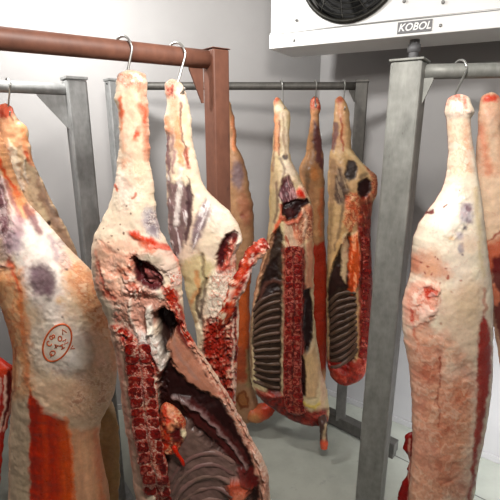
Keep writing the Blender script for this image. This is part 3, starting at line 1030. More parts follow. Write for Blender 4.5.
# ================================================================== centre front half carcass
Yb = 1.195
B = carcass(175, Yb, 'large open half carcass in the centre foreground, sawn backbone and rib cavity facing us')
b_rows = [(70, 123, 139), (75, 118.5, 145.5), (82, 117, 146.5), (90, 116, 147), (98, 115, 147.5), (108, 117.5, 148), (122, 119.5, 148.5), (140, 119.5, 149.5), (160, 118, 149.5),
          (178, 116, 152), (200, 111, 155.5), (220, 102, 158), (235, 95, 163), (250, 93, 172), (265, 93, 180), (283, 95, 183),
          (300, 101, 183), (320, 109, 185), (342, 114, 194), (367, 119, 211), (396, 122, 229), (428, 127, 247), (464, 132, 265),
          (480, 134, 270), (500, 138, 270), (530, 144, 266), (560, 150, 254)]
b_f = [
    line([(119, 78), (130, 73), (143, 74)], 3.5, (222, 140, 112), .5),
    blob(137, 86, 8, 6, 0, (214, 140, 116), .5, 0, 4),
    line([(131, 84), (140, 84), (138, 91)], 1.2, (176, 70, 52), .6, .0),
    line([(146, 108), (145, 130), (147, 158)], 3.5, (206, 128, 100), .7, 0, 3),
    line([(137, 106), (141, 112)], 2, (190, 84, 60), .7, 0, 2),
    line([(138, 128), (136, 138)], 2.2, (206, 90, 64), .8, 0, 1.5),
    line([(121, 110), (123, 150)], 2.5, (236, 176, 140), .6, 0, 3),
    blob(127, 185, 14, 20, 0, (246, 236, 220), .6, .004, 8),
    line([(133, 198), (136, 194)], 1.3, (196, 96, 70), .8, 0, 1),
    blob(152, 224, 9, 15, -15, (176, 166, 170), .75, -.002, 4),
    blob(153, 228, 3, 5, -20, (74, 44, 50), .9, -.006, 1.5),
    blob(147, 215, 5, 7, 0, (206, 196, 196), .6, 0, 3),
    line([(130, 232), (138, 236), (150, 240), (160, 246), (174, 247)], (2, 3.2), (196, 64, 46), .9, .003, 2),
    line([(136, 232), (142, 243), (150, 247)], 3.2, (208, 88, 66), .75, .002, 2.5),
    blob(103, 258, 10, 16, 0, (226, 182, 156), .7, .003, 5),
    blob(107, 283, 12, 12, 0, (222, 168, 144), .8, .006, 5),
    blob(125, 262, 11, 10, 20, (228, 186, 164), .7, .006, 4),
    line([(100, 240), (110, 252), (124, 256), (136, 258)], 1.6, (206, 128, 104), .6, -.002, 2),
    line([(96, 250), (97, 275), (104, 296)], 1.3, (196, 80, 58), .6, 0, 1.2),
    blob(109, 294, 7, 4.5, -10, (190, 76, 58), .8, -.002, 2.5),
    blob(120, 272, 6, 4, 0, (186, 128, 108), .6, -.004, 2.5),
    blob(147, 259, 13, 9, 10, (188, 168, 152), .85, .004, 3),
    blob(165, 259, 14, 13, 10, (226, 190, 174), .9, .008, 4),
    blob(160, 256, 6, 8, 0, (206, 188, 172), .6, .0, 3),
    blob(175, 272, 9, 14, -25, (236, 214, 198), .85, .006, 3),
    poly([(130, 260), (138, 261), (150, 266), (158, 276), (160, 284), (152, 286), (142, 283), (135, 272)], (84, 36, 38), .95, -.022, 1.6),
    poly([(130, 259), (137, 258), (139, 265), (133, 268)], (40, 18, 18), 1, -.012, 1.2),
    blob(150, 274, 8, 4, 30, (128, 62, 62), .8, .010, 2),
    blob(147, 281, 7, 3, 20, (108, 50, 50), .7, .006, 1.5),
    line([(124, 270), (130, 284), (138, 292)], 3.5, (212, 132, 106), .85, .006, 2),
    line([(134, 284), (140, 292)], 1.5, (186, 74, 54), .8, 0, 1),
    blob(127, 290, 5, 6, 0, (236, 220, 204), .9, .008, 2),
    blob(150, 290, 10, 5, 5, (238, 222, 206), .9, .010, 2.5),
    poly([(112, 300), (128, 294), (150, 296), (170, 300), (170, 315), (158, 322), (150, 332), (130, 335), (116, 325)], (196, 152, 134), .85, -.006, 4),
    blob(122, 303, 11, 10, 0, (208, 190, 174), .7, .004, 4),
    blob(150, 308, 12, 9, 0, (206, 160, 144), .7, .002, 3),
    poly([(144, 306), (150, 306), (153, 324), (154, 334), (146, 332)], (236, 224, 206), .95, .008, 1.2),
    blob(150, 320, 2, 2, 0, (60, 40, 40), .8, -.002, .8), blob(148, 312, 1, 1, 0, (60, 40, 40), .8, -.002, .6),
    line([(133, 316), (136, 330), (140, 336)], 3, (228, 210, 192), .7, .004, 2),
    poly([(136, 330), (150, 330), (158, 338), (165, 352), (165, 372), (158, 368), (150, 350), (138, 340)], (214, 206, 196), .95, .012, 2.5),
    line([(114, 328), (124, 330), (134, 338), (146, 350), (156, 372)], 4, (176, 46, 36), .85, .004, 2.5, (40, .4, 2.0)),
    line([(128, 332), (142, 345), (153, 366)], 1.2, (230, 206, 188), .7, .002, .8),
    line([(131, 92), (134, 120), (136, 150), (135, 180)], 9, (230, 180, 150), .55, 0, 7),
    line([(143, 86), (144, 120), (146, 150)], 3, (214, 138, 112), .6, 0, 3, (88, .3, 2)),
    raw([(118, 72), (144, 72), (144, 82), (132, 88), (118, 84)], RAWP, .5, 0, 3, 4),
    line([(120, 98), (122, 128)], 1.5, (222, 120, 86), .6, 0, 2), blob(124, 165, 3, 5, 0, (230, 160, 124), .6, 0, 3),
    raw([(96, 262), (110, 256), (134, 262), (134, 296), (112, 306), (98, 290)], [(214, 130, 106), (228, 174, 150), (220, 156, 132), (238, 204, 184)], .5, .006, 5, 8),
    raw([(128, 254), (136, 250), (150, 286), (160, 292), (178, 290), (182, 300), (150, 302), (128, 296), (124, 276)], RAWP, .55, .006, 3, 4),
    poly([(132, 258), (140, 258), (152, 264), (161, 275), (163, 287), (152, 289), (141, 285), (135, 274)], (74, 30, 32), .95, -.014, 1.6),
    blob(151, 275, 9, 4.5, 30, (136, 70, 68), .85, .012, 2), blob(149, 283, 8, 3, 18, (112, 50, 50), .75, .008, 1.5),
    blob(150, 256, 9, 6, 10, (176, 158, 140), .8, .004, 3), blob(162, 250, 6, 7, 0, (200, 182, 164), .6, .002, 3),
    raw([(126, 292), (134, 286), (150, 292), (148, 300), (134, 304)], RAWP, .7, .006, 2, 3),
    raw([(112, 302), (134, 296), (144, 306), (142, 330), (126, 330), (114, 320)], [(150, 110, 96), (206, 176, 156), (230, 212, 194), (190, 140, 122), (170, 70, 58)], .6, .005, 3, 3.5),
    raw([(154, 296), (172, 300), (170, 312), (156, 318), (150, 330), (152, 306)], RAWP, .55, .005, 2.5, 4),
    raw([(112, 326), (120, 326), (136, 336), (150, 350), (158, 366), (150, 368), (134, 350), (124, 352), (116, 346)], RAW, .95, .008, 2, 3),
    raw([(156, 360), (164, 372), (168, 400), (172, 440), (160, 440), (157, 400)], RAW, .85, .006, 2, 2.6),
    raw([(112, 344), (122, 344), (132, 420), (146, 500), (152, 560), (142, 560), (122, 430)], [(176, 112, 92), (150, 66, 56), (206, 158, 136), (130, 44, 40), (190, 130, 108)], .7, .002, 2.5, 4),
    # belly cavity
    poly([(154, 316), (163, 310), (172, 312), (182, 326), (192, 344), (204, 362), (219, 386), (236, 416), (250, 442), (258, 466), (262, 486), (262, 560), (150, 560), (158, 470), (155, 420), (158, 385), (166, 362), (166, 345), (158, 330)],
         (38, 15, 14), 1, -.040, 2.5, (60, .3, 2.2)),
    poly([(168, 322), (174, 318), (186, 336), (196, 352), (197, 358), (186, 352), (176, 338)], (100, 30, 28), .95, .008, 1.8, (55, .25, 2)),
    poly([(164, 345), (168, 334), (174, 332), (184, 350), (196, 362), (210, 380), (222, 396), (226, 408), (212, 402), (200, 396), (186, 388), (174, 376)], (178, 122, 100), .95, .014, 3, (50, .12, 2.5)),
    line([(170, 336), (178, 360), (196, 384)], 2, (150, 120, 110), .5, .0, 2),
    blob(206, 378, 2, 4, -40, (50, 22, 22), .9, -.004, 1),
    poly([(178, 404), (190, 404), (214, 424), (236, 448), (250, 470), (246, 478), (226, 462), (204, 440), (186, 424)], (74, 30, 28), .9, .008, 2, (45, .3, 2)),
    line([(172, 406), (184, 408), (200, 418), (216, 434), (232, 452), (248, 474)], (2.6, 1.2), (150, 124, 120), .75, .010, 1.6, (45, .3, 1.4)),
    poly([(178, 434), (186, 428), (204, 446), (226, 464), (246, 480), (250, 500), (244, 560), (156, 560), (162, 500), (166, 462)], (124, 98, 90), .9, .016, 4, (35, .25, 3)),
    blob(238, 494, 12, 10, 0, (196, 92, 70), .9, .020, 3), blob(240, 500, 8, 7, 20, (222, 140, 112), .8, .008, 3),
    poly([(238, 474), (252, 474), (262, 480), (256, 496), (240, 486)], (104, 34, 32), .8, .010, 2),
    # red and fatty rim of the flank
    line([(168, 290), (176, 308), (184, 328), (192, 344)], 5.5, (198, 72, 52), .95, .006, 2, (60, .35, 1.8, (240, 200, 180))),
    line([(176, 304), (183, 322)], 1.5, (244, 214, 196), .8, .002, 1),
    line([(192, 346), (204, 366), (222, 396), (242, 430), (258, 466), (265, 496), (262, 550)], 4.2, (212, 160, 136), .95, .008, 2.5, (60, .18, 2.0)),
    line([(246, 440), (256, 464)], 3, (232, 196, 176), .6, .002, 1.5),
    line([(226, 396), (244, 425)], 1, (160, 90, 76), .6, 0, 1),
    raw([(160, 286), (174, 286), (184, 312), (192, 338), (196, 352), (188, 348), (178, 326), (166, 304)], RAW[1:] + [(222, 130, 104)], .75, .005, 2, 2.6),
    raw([(192, 350), (200, 352), (230, 396), (250, 430), (268, 466), (270, 560), (258, 560), (260, 480), (238, 436), (214, 392)], [(170, 90, 74), (214, 158, 134), (228, 184, 162), (200, 130, 108), (238, 206, 188)], .7, .003, 2.5, 4),
    # fat strip left of the backbone
    poly([(110, 326), (120, 336), (128, 360), (130, 400), (138, 450), (146, 500), (154, 560), (140, 560), (118, 420), (108, 340)], (206, 164, 144), .9, .002, 2.5, (85, .15, 2)),
    line([(118, 345), (124, 400), (134, 470)], 1.2, (170, 84, 70), .5, 0, 1.5),
]
b_f += [
    poly([(138, 254), (148, 249), (160, 252), (166, 262), (160, 268), (150, 262), (140, 262)], (172, 156, 138), .85, .006, 2, (30, .15, 3)),
    blob(168, 262, 8, 9, 10, (214, 190, 172), .8, .004, 3), blob(159, 252, 4, 3, 0, (228, 200, 184), .7, 0, 2),
    poly([(96, 240), (130, 236), (150, 246), (134, 260), (112, 262), (100, 290), (94, 262)], (228, 172, 146), .5, .002, 6),
    line([(134, 233), (146, 240), (158, 246), (174, 247)], 2.6, (192, 56, 40), .8, .002, 2), line([(138, 236), (150, 248), (156, 250)], 3, (206, 96, 72), .6, .001, 3),
    blob(126, 312, 8, 10, 0, (214, 150, 128), .6, .002, 4), blob(118, 296, 8, 8, 0, (222, 158, 134), .6, .004, 4), line([(98, 262), (106, 292), (116, 298)], 1.4, (180, 60, 46), .7, -.002, 1.3),
    line([(150, 247), (164, 246), (174, 250), (179, 262), (181, 276)], 1.6, (226, 128, 110), .75, .003, 1.5),
    raw([(168, 272), (184, 270), (184, 284), (170, 288)], [(240, 220, 204), (226, 170, 150), (246, 232, 218), (206, 104, 84)], .8, .006, 2, 2.6),
    poly([(132, 258), (142, 258), (154, 265), (163, 276), (163, 287), (152, 289), (142, 285), (134, 274)], (84, 36, 38), .95, .006, 1.5),
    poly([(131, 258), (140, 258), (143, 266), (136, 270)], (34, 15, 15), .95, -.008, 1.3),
    poly([(141, 269), (150, 267), (160, 278), (160, 285), (148, 283)], (146, 84, 80), .9, .010, 1.4, (30, .25, 2)),
    line([(140, 266), (150, 270), (158, 280)], 1.0, (40, 18, 18), .8, -.002, .8),
    poly([(130, 300), (150, 296), (166, 302), (162, 312), (150, 320), (152, 332), (132, 330), (126, 314)], (206, 152, 132), .75, .002, 3, (80, .12, 3)),
    poly([(145, 305), (151, 305), (153, 322), (155, 334), (147, 332)], (240, 230, 214), .95, .010, 1.1), blob(151, 322, 1.5, 2, 0, (60, 40, 38), .8, 0, .8), blob(147, 313, 1, 1, 0, (60, 40, 38), .8, 0, .7),
    line([(130, 300), (129, 315), (136, 332)], 1.6, (230, 214, 196), .7, .003, 1.2),
    raw([(136, 332), (152, 332), (160, 342), (166, 356), (164, 370), (156, 362), (148, 346), (138, 340)], [(222, 214, 202), (196, 180, 166), (236, 228, 218), (206, 170, 156)], .8, .005, 2, 3.5),
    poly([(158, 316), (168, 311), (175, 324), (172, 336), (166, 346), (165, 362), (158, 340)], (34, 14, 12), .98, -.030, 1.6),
    line([(120, 100), (121, 116)], 2, (214, 92, 62), .7, 0, 1.6), line([(139, 104), (144, 110), (145, 122)], 2, (206, 92, 68), .7, 0, 1.5), blob(136, 134, 2, 4, 0, (198, 70, 50), .8, 0, 1.2),
    line([(115, 186), (118, 190)], 2, (204, 84, 52), .85, 0, 1.2), blob(150, 152, 2, 6, 0, (190, 120, 96), .7, 0, 1.5),
    raw([(143, 212), (160, 210), (161, 238), (148, 236)], [(150, 140, 146), (206, 198, 196), (120, 104, 112), (226, 216, 208), (84, 60, 66)], .7, -.001, 3, 3.2),
    *[blob(x, y, .9, .9, 0, (84, 40, 34), .85, 0, .6) for x, y in [(104, 228), (112, 236), (121, 224), (124, 233), (127, 207), (108, 242), (96, 240), (118, 249), (131, 215), (102, 270)]],
]
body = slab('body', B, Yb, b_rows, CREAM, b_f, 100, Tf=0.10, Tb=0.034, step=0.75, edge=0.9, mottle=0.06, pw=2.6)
sp_rows = [(342, 122, 146), (350, 124, 152), (362, 125, 155), (380, 127, 156), (400, 129, 157.5), (430, 133, 161), (460, 138, 166), (500, 145, 173), (545, 153, 180)]
fb = sampler(body)
spine = slab('spine', B, lambda x, y: fb(x, y) + 0.004, sp_rows, (170, 84, 72),
             [line([(138, 346), (141, 400), (150, 460), (159, 500), (166, 545)], 1.6, (44, 18, 18), .9, -.006, 1.2),
              line([(157, 372), (158, 400), (163, 440), (170, 480), (175, 500)], 1.6, (196, 66, 50), .8, 0, 1.5),
              raw([(116, 338), (150, 338), (182, 550), (140, 550)], [(150, 50, 44), (206, 150, 132), (176, 70, 58), (228, 190, 172), (140, 40, 36)], .8, .001, 2, 2.4)],
             140, Tf=0.018, Tb=0.03, step=0.8, edge=1.2, mottle=0.16, lump=0.003)
fbs = sampler(spine)
vertebrae(spine, lambda x, y: fbs(x, y) + 0.001, sp_rows, [(0.04, 0.46), (0.53, 0.95)], 500, 10.5, (116, 32, 30), (86, 24, 24), gap=.04, depth=.0016)
slab('kidney_fat', B, lambda x, y: fb(166, y) - 0.004, [(402, 162, 170), (410, 160, 178), (422, 160, 186), (432, 160, 187), (442, 161, 183), (452, 163, 178)], (206, 150, 124),
     [raw([(155, 398), (192, 398), (192, 456), (155, 456)], [(110, 30, 28), (190, 70, 50), (220, 150, 110), (160, 44, 36), (232, 180, 140)], .9, .006, 2, 4), blob(168, 412, 7, 7, 0, (224, 160, 128), .8, .002, 3), line([(164, 404), (168, 425), (166, 446)], 3, (190, 52, 40), .85, .002, 2),
      blob(177, 436, 7, 8, 0, (88, 24, 26), .95, -.004, 2.5), blob(186, 434, 4, 5, 0, (240, 222, 184), .95, .006, 1.5), blob(172, 426, 5, 5, 0, (224, 150, 110), .7, .002, 2)],
     160, Tf=0.030, Tb=0.012, edge=1.2, lump=0.005, step=0.7)
limb('red_membrane', B, [(173, 446, fb(172, 446) - .02, 3), (178, 455, fb(172, 446) - .022, 2.4), (182, 461, fb(172, 446) - .022, 2.6), (184, 466, fb(172, 446) - .02, 1.6)], (196, 54, 42), [], 165, n=12)
rb = []
for k in range(9):
    y0 = 448 + k * 11.5
    rb.append([(170 + k * 1.5, y0 + 36, 0), (180 + k, y0 + 19, 0), (196 + k, y0 + 7, 0), (216 + k * .6, y0 + 5, 0), (236, y0 + 16, 0)])
ribs(B, fb, rb[:8], 3.6, (128, 100, 92), 700, [line([(170, 470), (200, 450), (240, 480)], 6, (104, 72, 68), .3, 0, 3)])

# ================================================================== left front carcass with the inspection stamp
Ya = 1.60
A = carcass(55, Ya, 'broad uncut carcass side with an oval orange inspection stamp, at the left front')
a_rows = [(101, -32, -16), (106, -33, -11), (115, -33, -8), (135, -30, 1), (160, -26, 10), (180, -22, 17), (200, -18, 26), (218, -14, 42), (240, -10, 61), (258, -7, 78),
          (272, -5, 92), (290, 0, 104), (308, 6, 111), (325, 11, 115.5), (350, 15.5, 118), (375, 15, 117), (396, 14, 113), (412, 13, 106), (424, 12, 100.5),
          (436, 11, 99.5), (460, 11, 103), (480, 11, 107), (500, 10, 110), (530, 14, 111), (562, 24, 104)]
a_f = [
    poly([(10, 215), (36, 205), (60, 240), (66, 300), (60, 330), (30, 300), (10, 250)], (238, 226, 216), .9, .004, 8),
    line([(-8, 120), (4, 160), (14, 190), (26, 212)], 7, (226, 160, 112), .85, .002, 3, (65, .15, 3)),
    line([(0, 160), (8, 178), (19, 196)], 1.8, (204, 72, 46), .85, 0, 1.5),
    line([(14, 192), (24, 206), (33, 214)], 2.5, (222, 140, 96), .6, 0, 2),
    poly([(-14, 170), (2, 176), (6, 200), (10, 228), (6, 236), (-10, 236)], (112, 62, 74), .9, -.002, 3, (75, .35, 2.2, (206, 180, 180))),
    line([(6, 182), (14, 204), (22, 222)], 2.6, (156, 92, 92), .75, 0, 2.5),
    line([(2, 176), (10, 206), (16, 232)], 1.1, (232, 210, 204), .7, .002, 1.2),
    blob(13, 242, 11, 13, 10, (164, 138, 150), .8, -.002, 5),
    blob(18, 225, 6, 10, -20, (176, 132, 138), .6, 0, 3),
    line([(27, 207), (33, 220), (40, 231)], 3.4, (128, 82, 84), .85, -.003, 2.5, (60, .3, 2)),
    line([(50, 236), (56, 250), (60, 262)], 3, (170, 142, 148), .7, 0, 3),
    blob(6, 222, 4, 3, 0, (90, 52, 60), .6),
    blob(43, 282, 13, 17, -12, (108, 84, 90), .92, -.003, 4.5, (80, .2, 4)),
    blob(47, 290, 4, 5, 0, (84, 50, 62), .6, 0, 3), blob(34, 272, 4, 6, 0, (150, 124, 134), .6, 0, 3),
    blob(5, 267, 6, 3.5, 15, (206, 170, 160), .9, .004, 2), blob(4, 268, 4, 1.6, 20, (96, 70, 78), .9, -.004, 1),
    poly([(-10, 268), (16, 275), (24, 320), (30, 390), (14, 400), (-10, 330)], (230, 170, 122), .85, 0, 6, (80, .1, 4)),
    line([(9, 258), (14, 272), (20, 286), (21, 310)], 1.8, (204, 74, 48), .75, -.001, 2.2),
    line([(20, 270), (22, 300), (30, 345)], 2.5, (234, 140, 90), .6, 0, 4),
    poly([(62, 262), (80, 262), (100, 284), (114, 318), (112, 340), (98, 330), (80, 305), (66, 285)], (222, 166, 124), .85, 0, 6, (45, .14, 4)),
    line([(72, 282), (88, 300), (98, 312)], 2, (182, 116, 84), .5, -.002, 3),
    blob(60, 300, 4, 3, 0, (224, 180, 120), .7, 0, 3),
    blob(62, 345, 30, 30, 10, (232, 218, 204), .75, .006, 10),
    blob(78, 358, 10, 10, 0, (240, 232, 226), .7, .002, 4),
    blob(40, 332, 8, 18, 10, (206, 190, 172), .6, -.002, 6),
    blob(73, 374, 20, 7, 25, (176, 156, 146), .7, -.006, 5),
    blob(96, 350, 14, 24, 0, (222, 176, 150), .7, 0, 8),
    poly([(30, 385), (60, 378), (90, 385), (112, 380), (108, 410), (84, 430), (60, 415), (36, 405)], (210, 176, 146), .8, .004, 7),
    blob(84, 400, 20, 16, 0, (206, 162, 134), .7, .006, 8),
    line([(98, 352), (104, 380), (96, 412)], 4, (230, 190, 168), .5, .002, 3),
    poly([(14, 350), (26, 372), (30, 420), (30, 560), (10, 560), (11, 400)], (190, 166, 140), .9, 0, 2.5, (88, .15, 2)),
    line([(17, 345), (15, 375), (12, 400)], 1.0, (90, 34, 32), .8, 0, .8),
    line([(21, 368), (20, 385)], 1.4, (232, 226, 200), .7, .002, 1.2),
    poly([(68, 424), (82, 430), (98, 428), (112, 470), (114, 562), (74, 562), (72, 470)], (202, 142, 106), .85, 0, 4, (86, .16, 3)),
    line([(96, 430), (99, 470), (104, 520)], 3, (206, 116, 84), .6, 0, 3),
    poly([(29, 386), (33, 396), (42, 406), (54, 413), (66, 417), (70, 440), (74, 480), (78, 562), (30, 562)], (186, 46, 26), .98, .001, 1.8, (88, .22, 2.0)),
    poly([(58, 415), (67, 419), (72, 450), (76, 562), (64, 562)], (214, 94, 52), .7, 0, 4, (88, .15, 2)),
    raw([(-20, 262), (22, 268), (28, 330), (34, 392), (14, 400), (-20, 330)], [(226, 150, 98), (236, 178, 130), (214, 120, 78), (238, 190, 148)], .5, 0, 6, 9),
    raw([(66, 258), (84, 262), (118, 316), (120, 350), (104, 340), (84, 312)], [(214, 140, 96), (230, 180, 140), (196, 120, 84), (236, 200, 168)], .6, .001, 5, 5),
    raw([(52, 232), (64, 240), (72, 268), (62, 272)], [(210, 190, 190), (150, 120, 126), (226, 210, 204), (236, 220, 208)], .5, 0, 3, 4),
    raw([(-14, 172), (4, 178), (14, 232), (10, 262), (-14, 262)], [(92, 60, 66), (130, 92, 98), (180, 152, 154), (110, 76, 82), (220, 200, 196)], .5, -.002, 3, 5),
    raw([(32, 266), (48, 266), (56, 290), (50, 300), (36, 298)], [(92, 70, 76), (116, 92, 98), (138, 116, 120), (104, 80, 86)], .5, 0, 3, 6),
    line([(8, 262), (14, 275), (20, 292)], 1.6, (196, 66, 44), .7, 0, 2), line([(18, 300), (24, 340), (28, 384)], 2, (222, 120, 74), .6, 0, 3),
    raw([(74, 372), (118, 360), (116, 400), (100, 426), (70, 414)], [(190, 150, 122), (216, 184, 156), (200, 156, 126), (232, 204, 178), (170, 110, 88)], .5, .003, 5, 4),
    poly([(40, 398), (52, 408), (66, 412), (68, 420), (54, 418), (42, 410)], (236, 206, 176), .7, .003, 2),
    line([(42, 408), (46, 450), (47, 560)], 2.5, (222, 78, 42), .6, .001, 2.5), line([(54, 416), (58, 460), (60, 560)], 2.5, (206, 66, 36), .6, .001, 2.5), line([(34, 410), (35, 560)], 2.5, (158, 32, 22), .6, 0, 2.5),
    line([(66, 416), (72, 450), (76, 560)], 1.6, (228, 128, 84), .7, .001, 1.5), line([(84, 440), (88, 500), (92, 560)], 2, (226, 176, 140), .5, 0, 3),
    blob(72, 352, 20, 20, 0, (238, 228, 216), .6, .003, 5), line([(84, 330), (92, 345), (90, 366), (78, 378)], 2.5, (190, 166, 150), .6, -.003, 3),
    line([(44, 300), (52, 312), (50, 330)], 5, (216, 206, 190), .5, 0, 5), line([(92, 280), (104, 300), (112, 330), (114, 370)], 3, (222, 150, 112), .6, 0, 4),
    blob(64, 317, 1, 1, 0, (60, 30, 30), .9, 0, .7), blob(66, 270, 1, 1.2, 0, (50, 30, 30), .9, 0, .7),
]
a_body = slab('body', A, Ya, a_rows, WARM, a_f, 200, Tf=0.13, Tb=0.05, step=0.8, edge=0.5, mottle=0.05, lump=0.004, pw=2.3)
# inspection stamp: raised ink marks lying on the fat
dg = bpy.context.evaluated_depsgraph_get()


def front_y(mesh_ob, pts):
    """Front surface depth of the body under each (x, z)."""
    me = mesh_ob.data
    co = np.empty(len(me.vertices) * 3, np.float32); me.vertices.foreach_get('co', co); co = co.reshape(-1, 3)
    co = co + np.array(parent_world(mesh_ob.parent))
    return co


aco = front_y(a_body, None)
apx, apy = project(aco[:, 0], aco[:, 1], aco[:, 2])
sel = (aco[:, 1] < Ya - 0.02) & (np.abs(apx - 57) < 30) & (np.abs(apy - 342) < 35)
sco = aco[sel]; spx = apx[sel]; spy = apy[sel]


def on_body(px, py, off=0.0012):
    k = np.argmin((spx - px) ** 2 + (spy - py) ** 2)
    y = float(sco[k, 1])
    p = PV(px, py, y - off)
    return p


def ink_path(bm, pts, wd=0.0016):
    add_tube(bm, [on_body(a, b) for a, b in pts], wd, 8)


stamp_bm = bmesh.new()
ang = math.radians(-63)
pts = []
for k in range(61):
    t = 2 * math.pi * k / 60
    a_, b_ = 19.8 * math.cos(t), 12.6 * math.sin(t)
    pts.append((57.2 + a_ * math.cos(ang) - b_ * math.sin(ang), 342.8 + a_ * math.sin(ang) + b_ * math.cos(ang)))
ink_path(stamp_bm, pts, 0.0033)
GL = {
    'O': [[(.5 + .42 * math.cos(t * math.pi / 8), .5 + .48 * math.sin(t * math.pi / 8)) for t in range(17)]],
    'C': [[(.5 + .45 * math.cos(t * math.pi / 8), .5 + .48 * math.sin(t * math.pi / 8)) for t in range(2, 15)]],
    '7': [[(0, 1), (.95, 1), (.4, 0)]],
    '4': [[(.75, 0), (.75, 1), (0, .35), (1, .35)]],
    'H': [[(0, 0), (0, 1)], [(1, 0), (1, 1)], [(0, .5), (1, .5)]],
    'N': [[(0, 0), (0, 1), (1, 0), (1, 1)]],
    'V': [[(0, 1), (.5, 0), (1, 1)]],
    'Q': [[(.5 + .45 * math.cos(t * math.pi / 8), .5 + .48 * math.sin(t * math.pi / 8)) for t in range(17)], [(.5, .35), (1.0, -.1)]],
    '8': [[(.5 + .32 * math.cos(t * math.pi / 6), .75 + .25 * math.sin(t * math.pi / 6)) for t in range(13)], [(.5 + .4 * math.cos(t * math.pi / 6), .26 + .26 * math.sin(t * math.pi / 6)) for t in range(13)]],
}
for ch, cx, cy, s, rot in [('V', 63.5, 331.5, 4.2, 150), ('O', 60, 338.7, 4.4, 0), ('N', 65.3, 341.8, 3.6, 60), ('H', 62.3, 346.8, 3.6, 60), ('8', 52.3, 337, 4.6, 60),
                           ('C', 49.3, 343.5, 4.6, -40), ('4', 56.3, 346, 4.0, 60), ('Q', 52.6, 353.2, 5.0, 60), ('V', 72.3, 348, 3.4, 60)]:
    r_ = math.radians(rot)
    for st_ in GL[ch]:
        out = []
        for (gx, gy) in st_:
            lx, ly = (gx - .5) * s, -(gy - .5) * s * 1.15
            out.append((cx + lx * math.cos(r_) - ly * math.sin(r_), cy + lx * math.sin(r_) + ly * math.cos(r_)))
        ink_path(stamp_bm, out, 0.0021)
so = from_bm('inspection_stamp', stamp_bm, M_STAMP, A)
so['label'] = 'oval orange ink stamp with letters'

# ================================================================== tan carcass behind it
Ya2 = 1.69
A2 = carcass(60, Ya2, 'greyish tan carcass hanging on the left rail, mostly hidden behind the stamped one')
a2_rows = [(103, 1, 9), (107, -3, 12), (114, -3, 15), (120, -2, 19), (128, 0, 27.5), (140, 1, 29), (152, 3, 31), (165, 8, 35), (180, 12, 42), (200, 16, 51), (225, 20, 64), (250, 24, 76), (275, 30, 84),
           (310, 40, 92), (350, 50, 100), (390, 56, 108), (420, 58, 117), (445, 60, 120), (475, 62, 120), (500, 66, 118), (530, 74, 110)]
slab('body', A2, Ya2, a2_rows, (206, 178, 146), [
    blob(6, 110, 9, 8, 0, (226, 104, 82), .9, 0, 3), line([(0, 112), (6, 122)], 2, (150, 54, 44), .7, -.002, 1.5),
    blob(17, 121, 3, 3, 0, (40, 30, 30), .7, -.003, 1),
    poly([(-2, 118), (12, 118), (22, 124), (28, 140), (14, 150), (6, 160), (-2, 150)], (232, 178, 138), .9, .002, 3),
    line([(24, 128), (27, 150), (33, 166)], 2.8, (226, 150, 104), .8, 0, 2), line([(25, 152), (32, 168)], 1.2, (204, 84, 56), .7, 0, 1),
    poly([(9, 140), (16, 150), (24, 190), (16, 190), (10, 165)], (222, 208, 188), .9, .004, 2),
    poly([(20, 156), (34, 166), (48, 196), (60, 222), (44, 226), (30, 196), (22, 176)], (172, 152, 124), .9, 0, 3, (60, .12, 3)),
    line([(24, 160), (26, 182)], 1.2, (206, 196, 176), .7, .002, 1),
    poly([(34, 168), (44, 186), (74, 246), (86, 280), (70, 262), (52, 226), (38, 196)], (128, 100, 82), .9, 0, 3, (60, .2, 3)),
    blob(49, 223, 2, 3, 0, (50, 30, 28), .9, -.003, 1),
    line([(48, 200), (56, 215)], 2, (96, 74, 64), .7, 0, 2),
    poly([(100, 400), (122, 420), (122, 530), (98, 530)], (160, 118, 74), .8, 0, 4)],
     260, Tf=0.03, Tb=0.035, lump=0.004, edge=0.7, mottle=0.09, step=0.85)

# red ribbed piece at the very edge
Ya3 = 1.66
A3 = carcass(0, Ya3, 'dark red cut side with pale rib stripes at the left edge beside the stamped carcass')
a3_rows = [(60, -80, -66), (100, -84, -60), (200, -92, -48), (300, -92, -24), (350, -84, -6), (363, -76, 6), (368, -70, 13), (378, -64, 14.5), (395, -60, 14), (415, -58, 10), (430, -56, 6), (450, -54, 3), (480, -52, 0), (520, -50, -6)]
slab('body', A3, Ya3, a3_rows, (176, 52, 44), [
    blob(0, 372, 14, 8, 0, (206, 80, 60), .8, .003, 4),
    line([(14, 372), (12, 400), (4, 430)], 1.4, (232, 180, 160), .9, .003, 1.2), line([(6, 376), (5, 405), (0, 430)], 1.5, (238, 200, 180), .85, .003, 1),
    line([(9, 372), (8, 400), (3, 425)], 1.6, (84, 22, 22), .9, -.003, 1), line([(0, 380), (-1, 400), (-8, 420)], 1.6, (236, 190, 170), .8, .002, 1.2),
    line([(-12, 388), (-16, 420)], 2, (84, 22, 22), .7, -.002, 1.5)], 280, Tf=0.035, Tb=0.045, step=0.9)

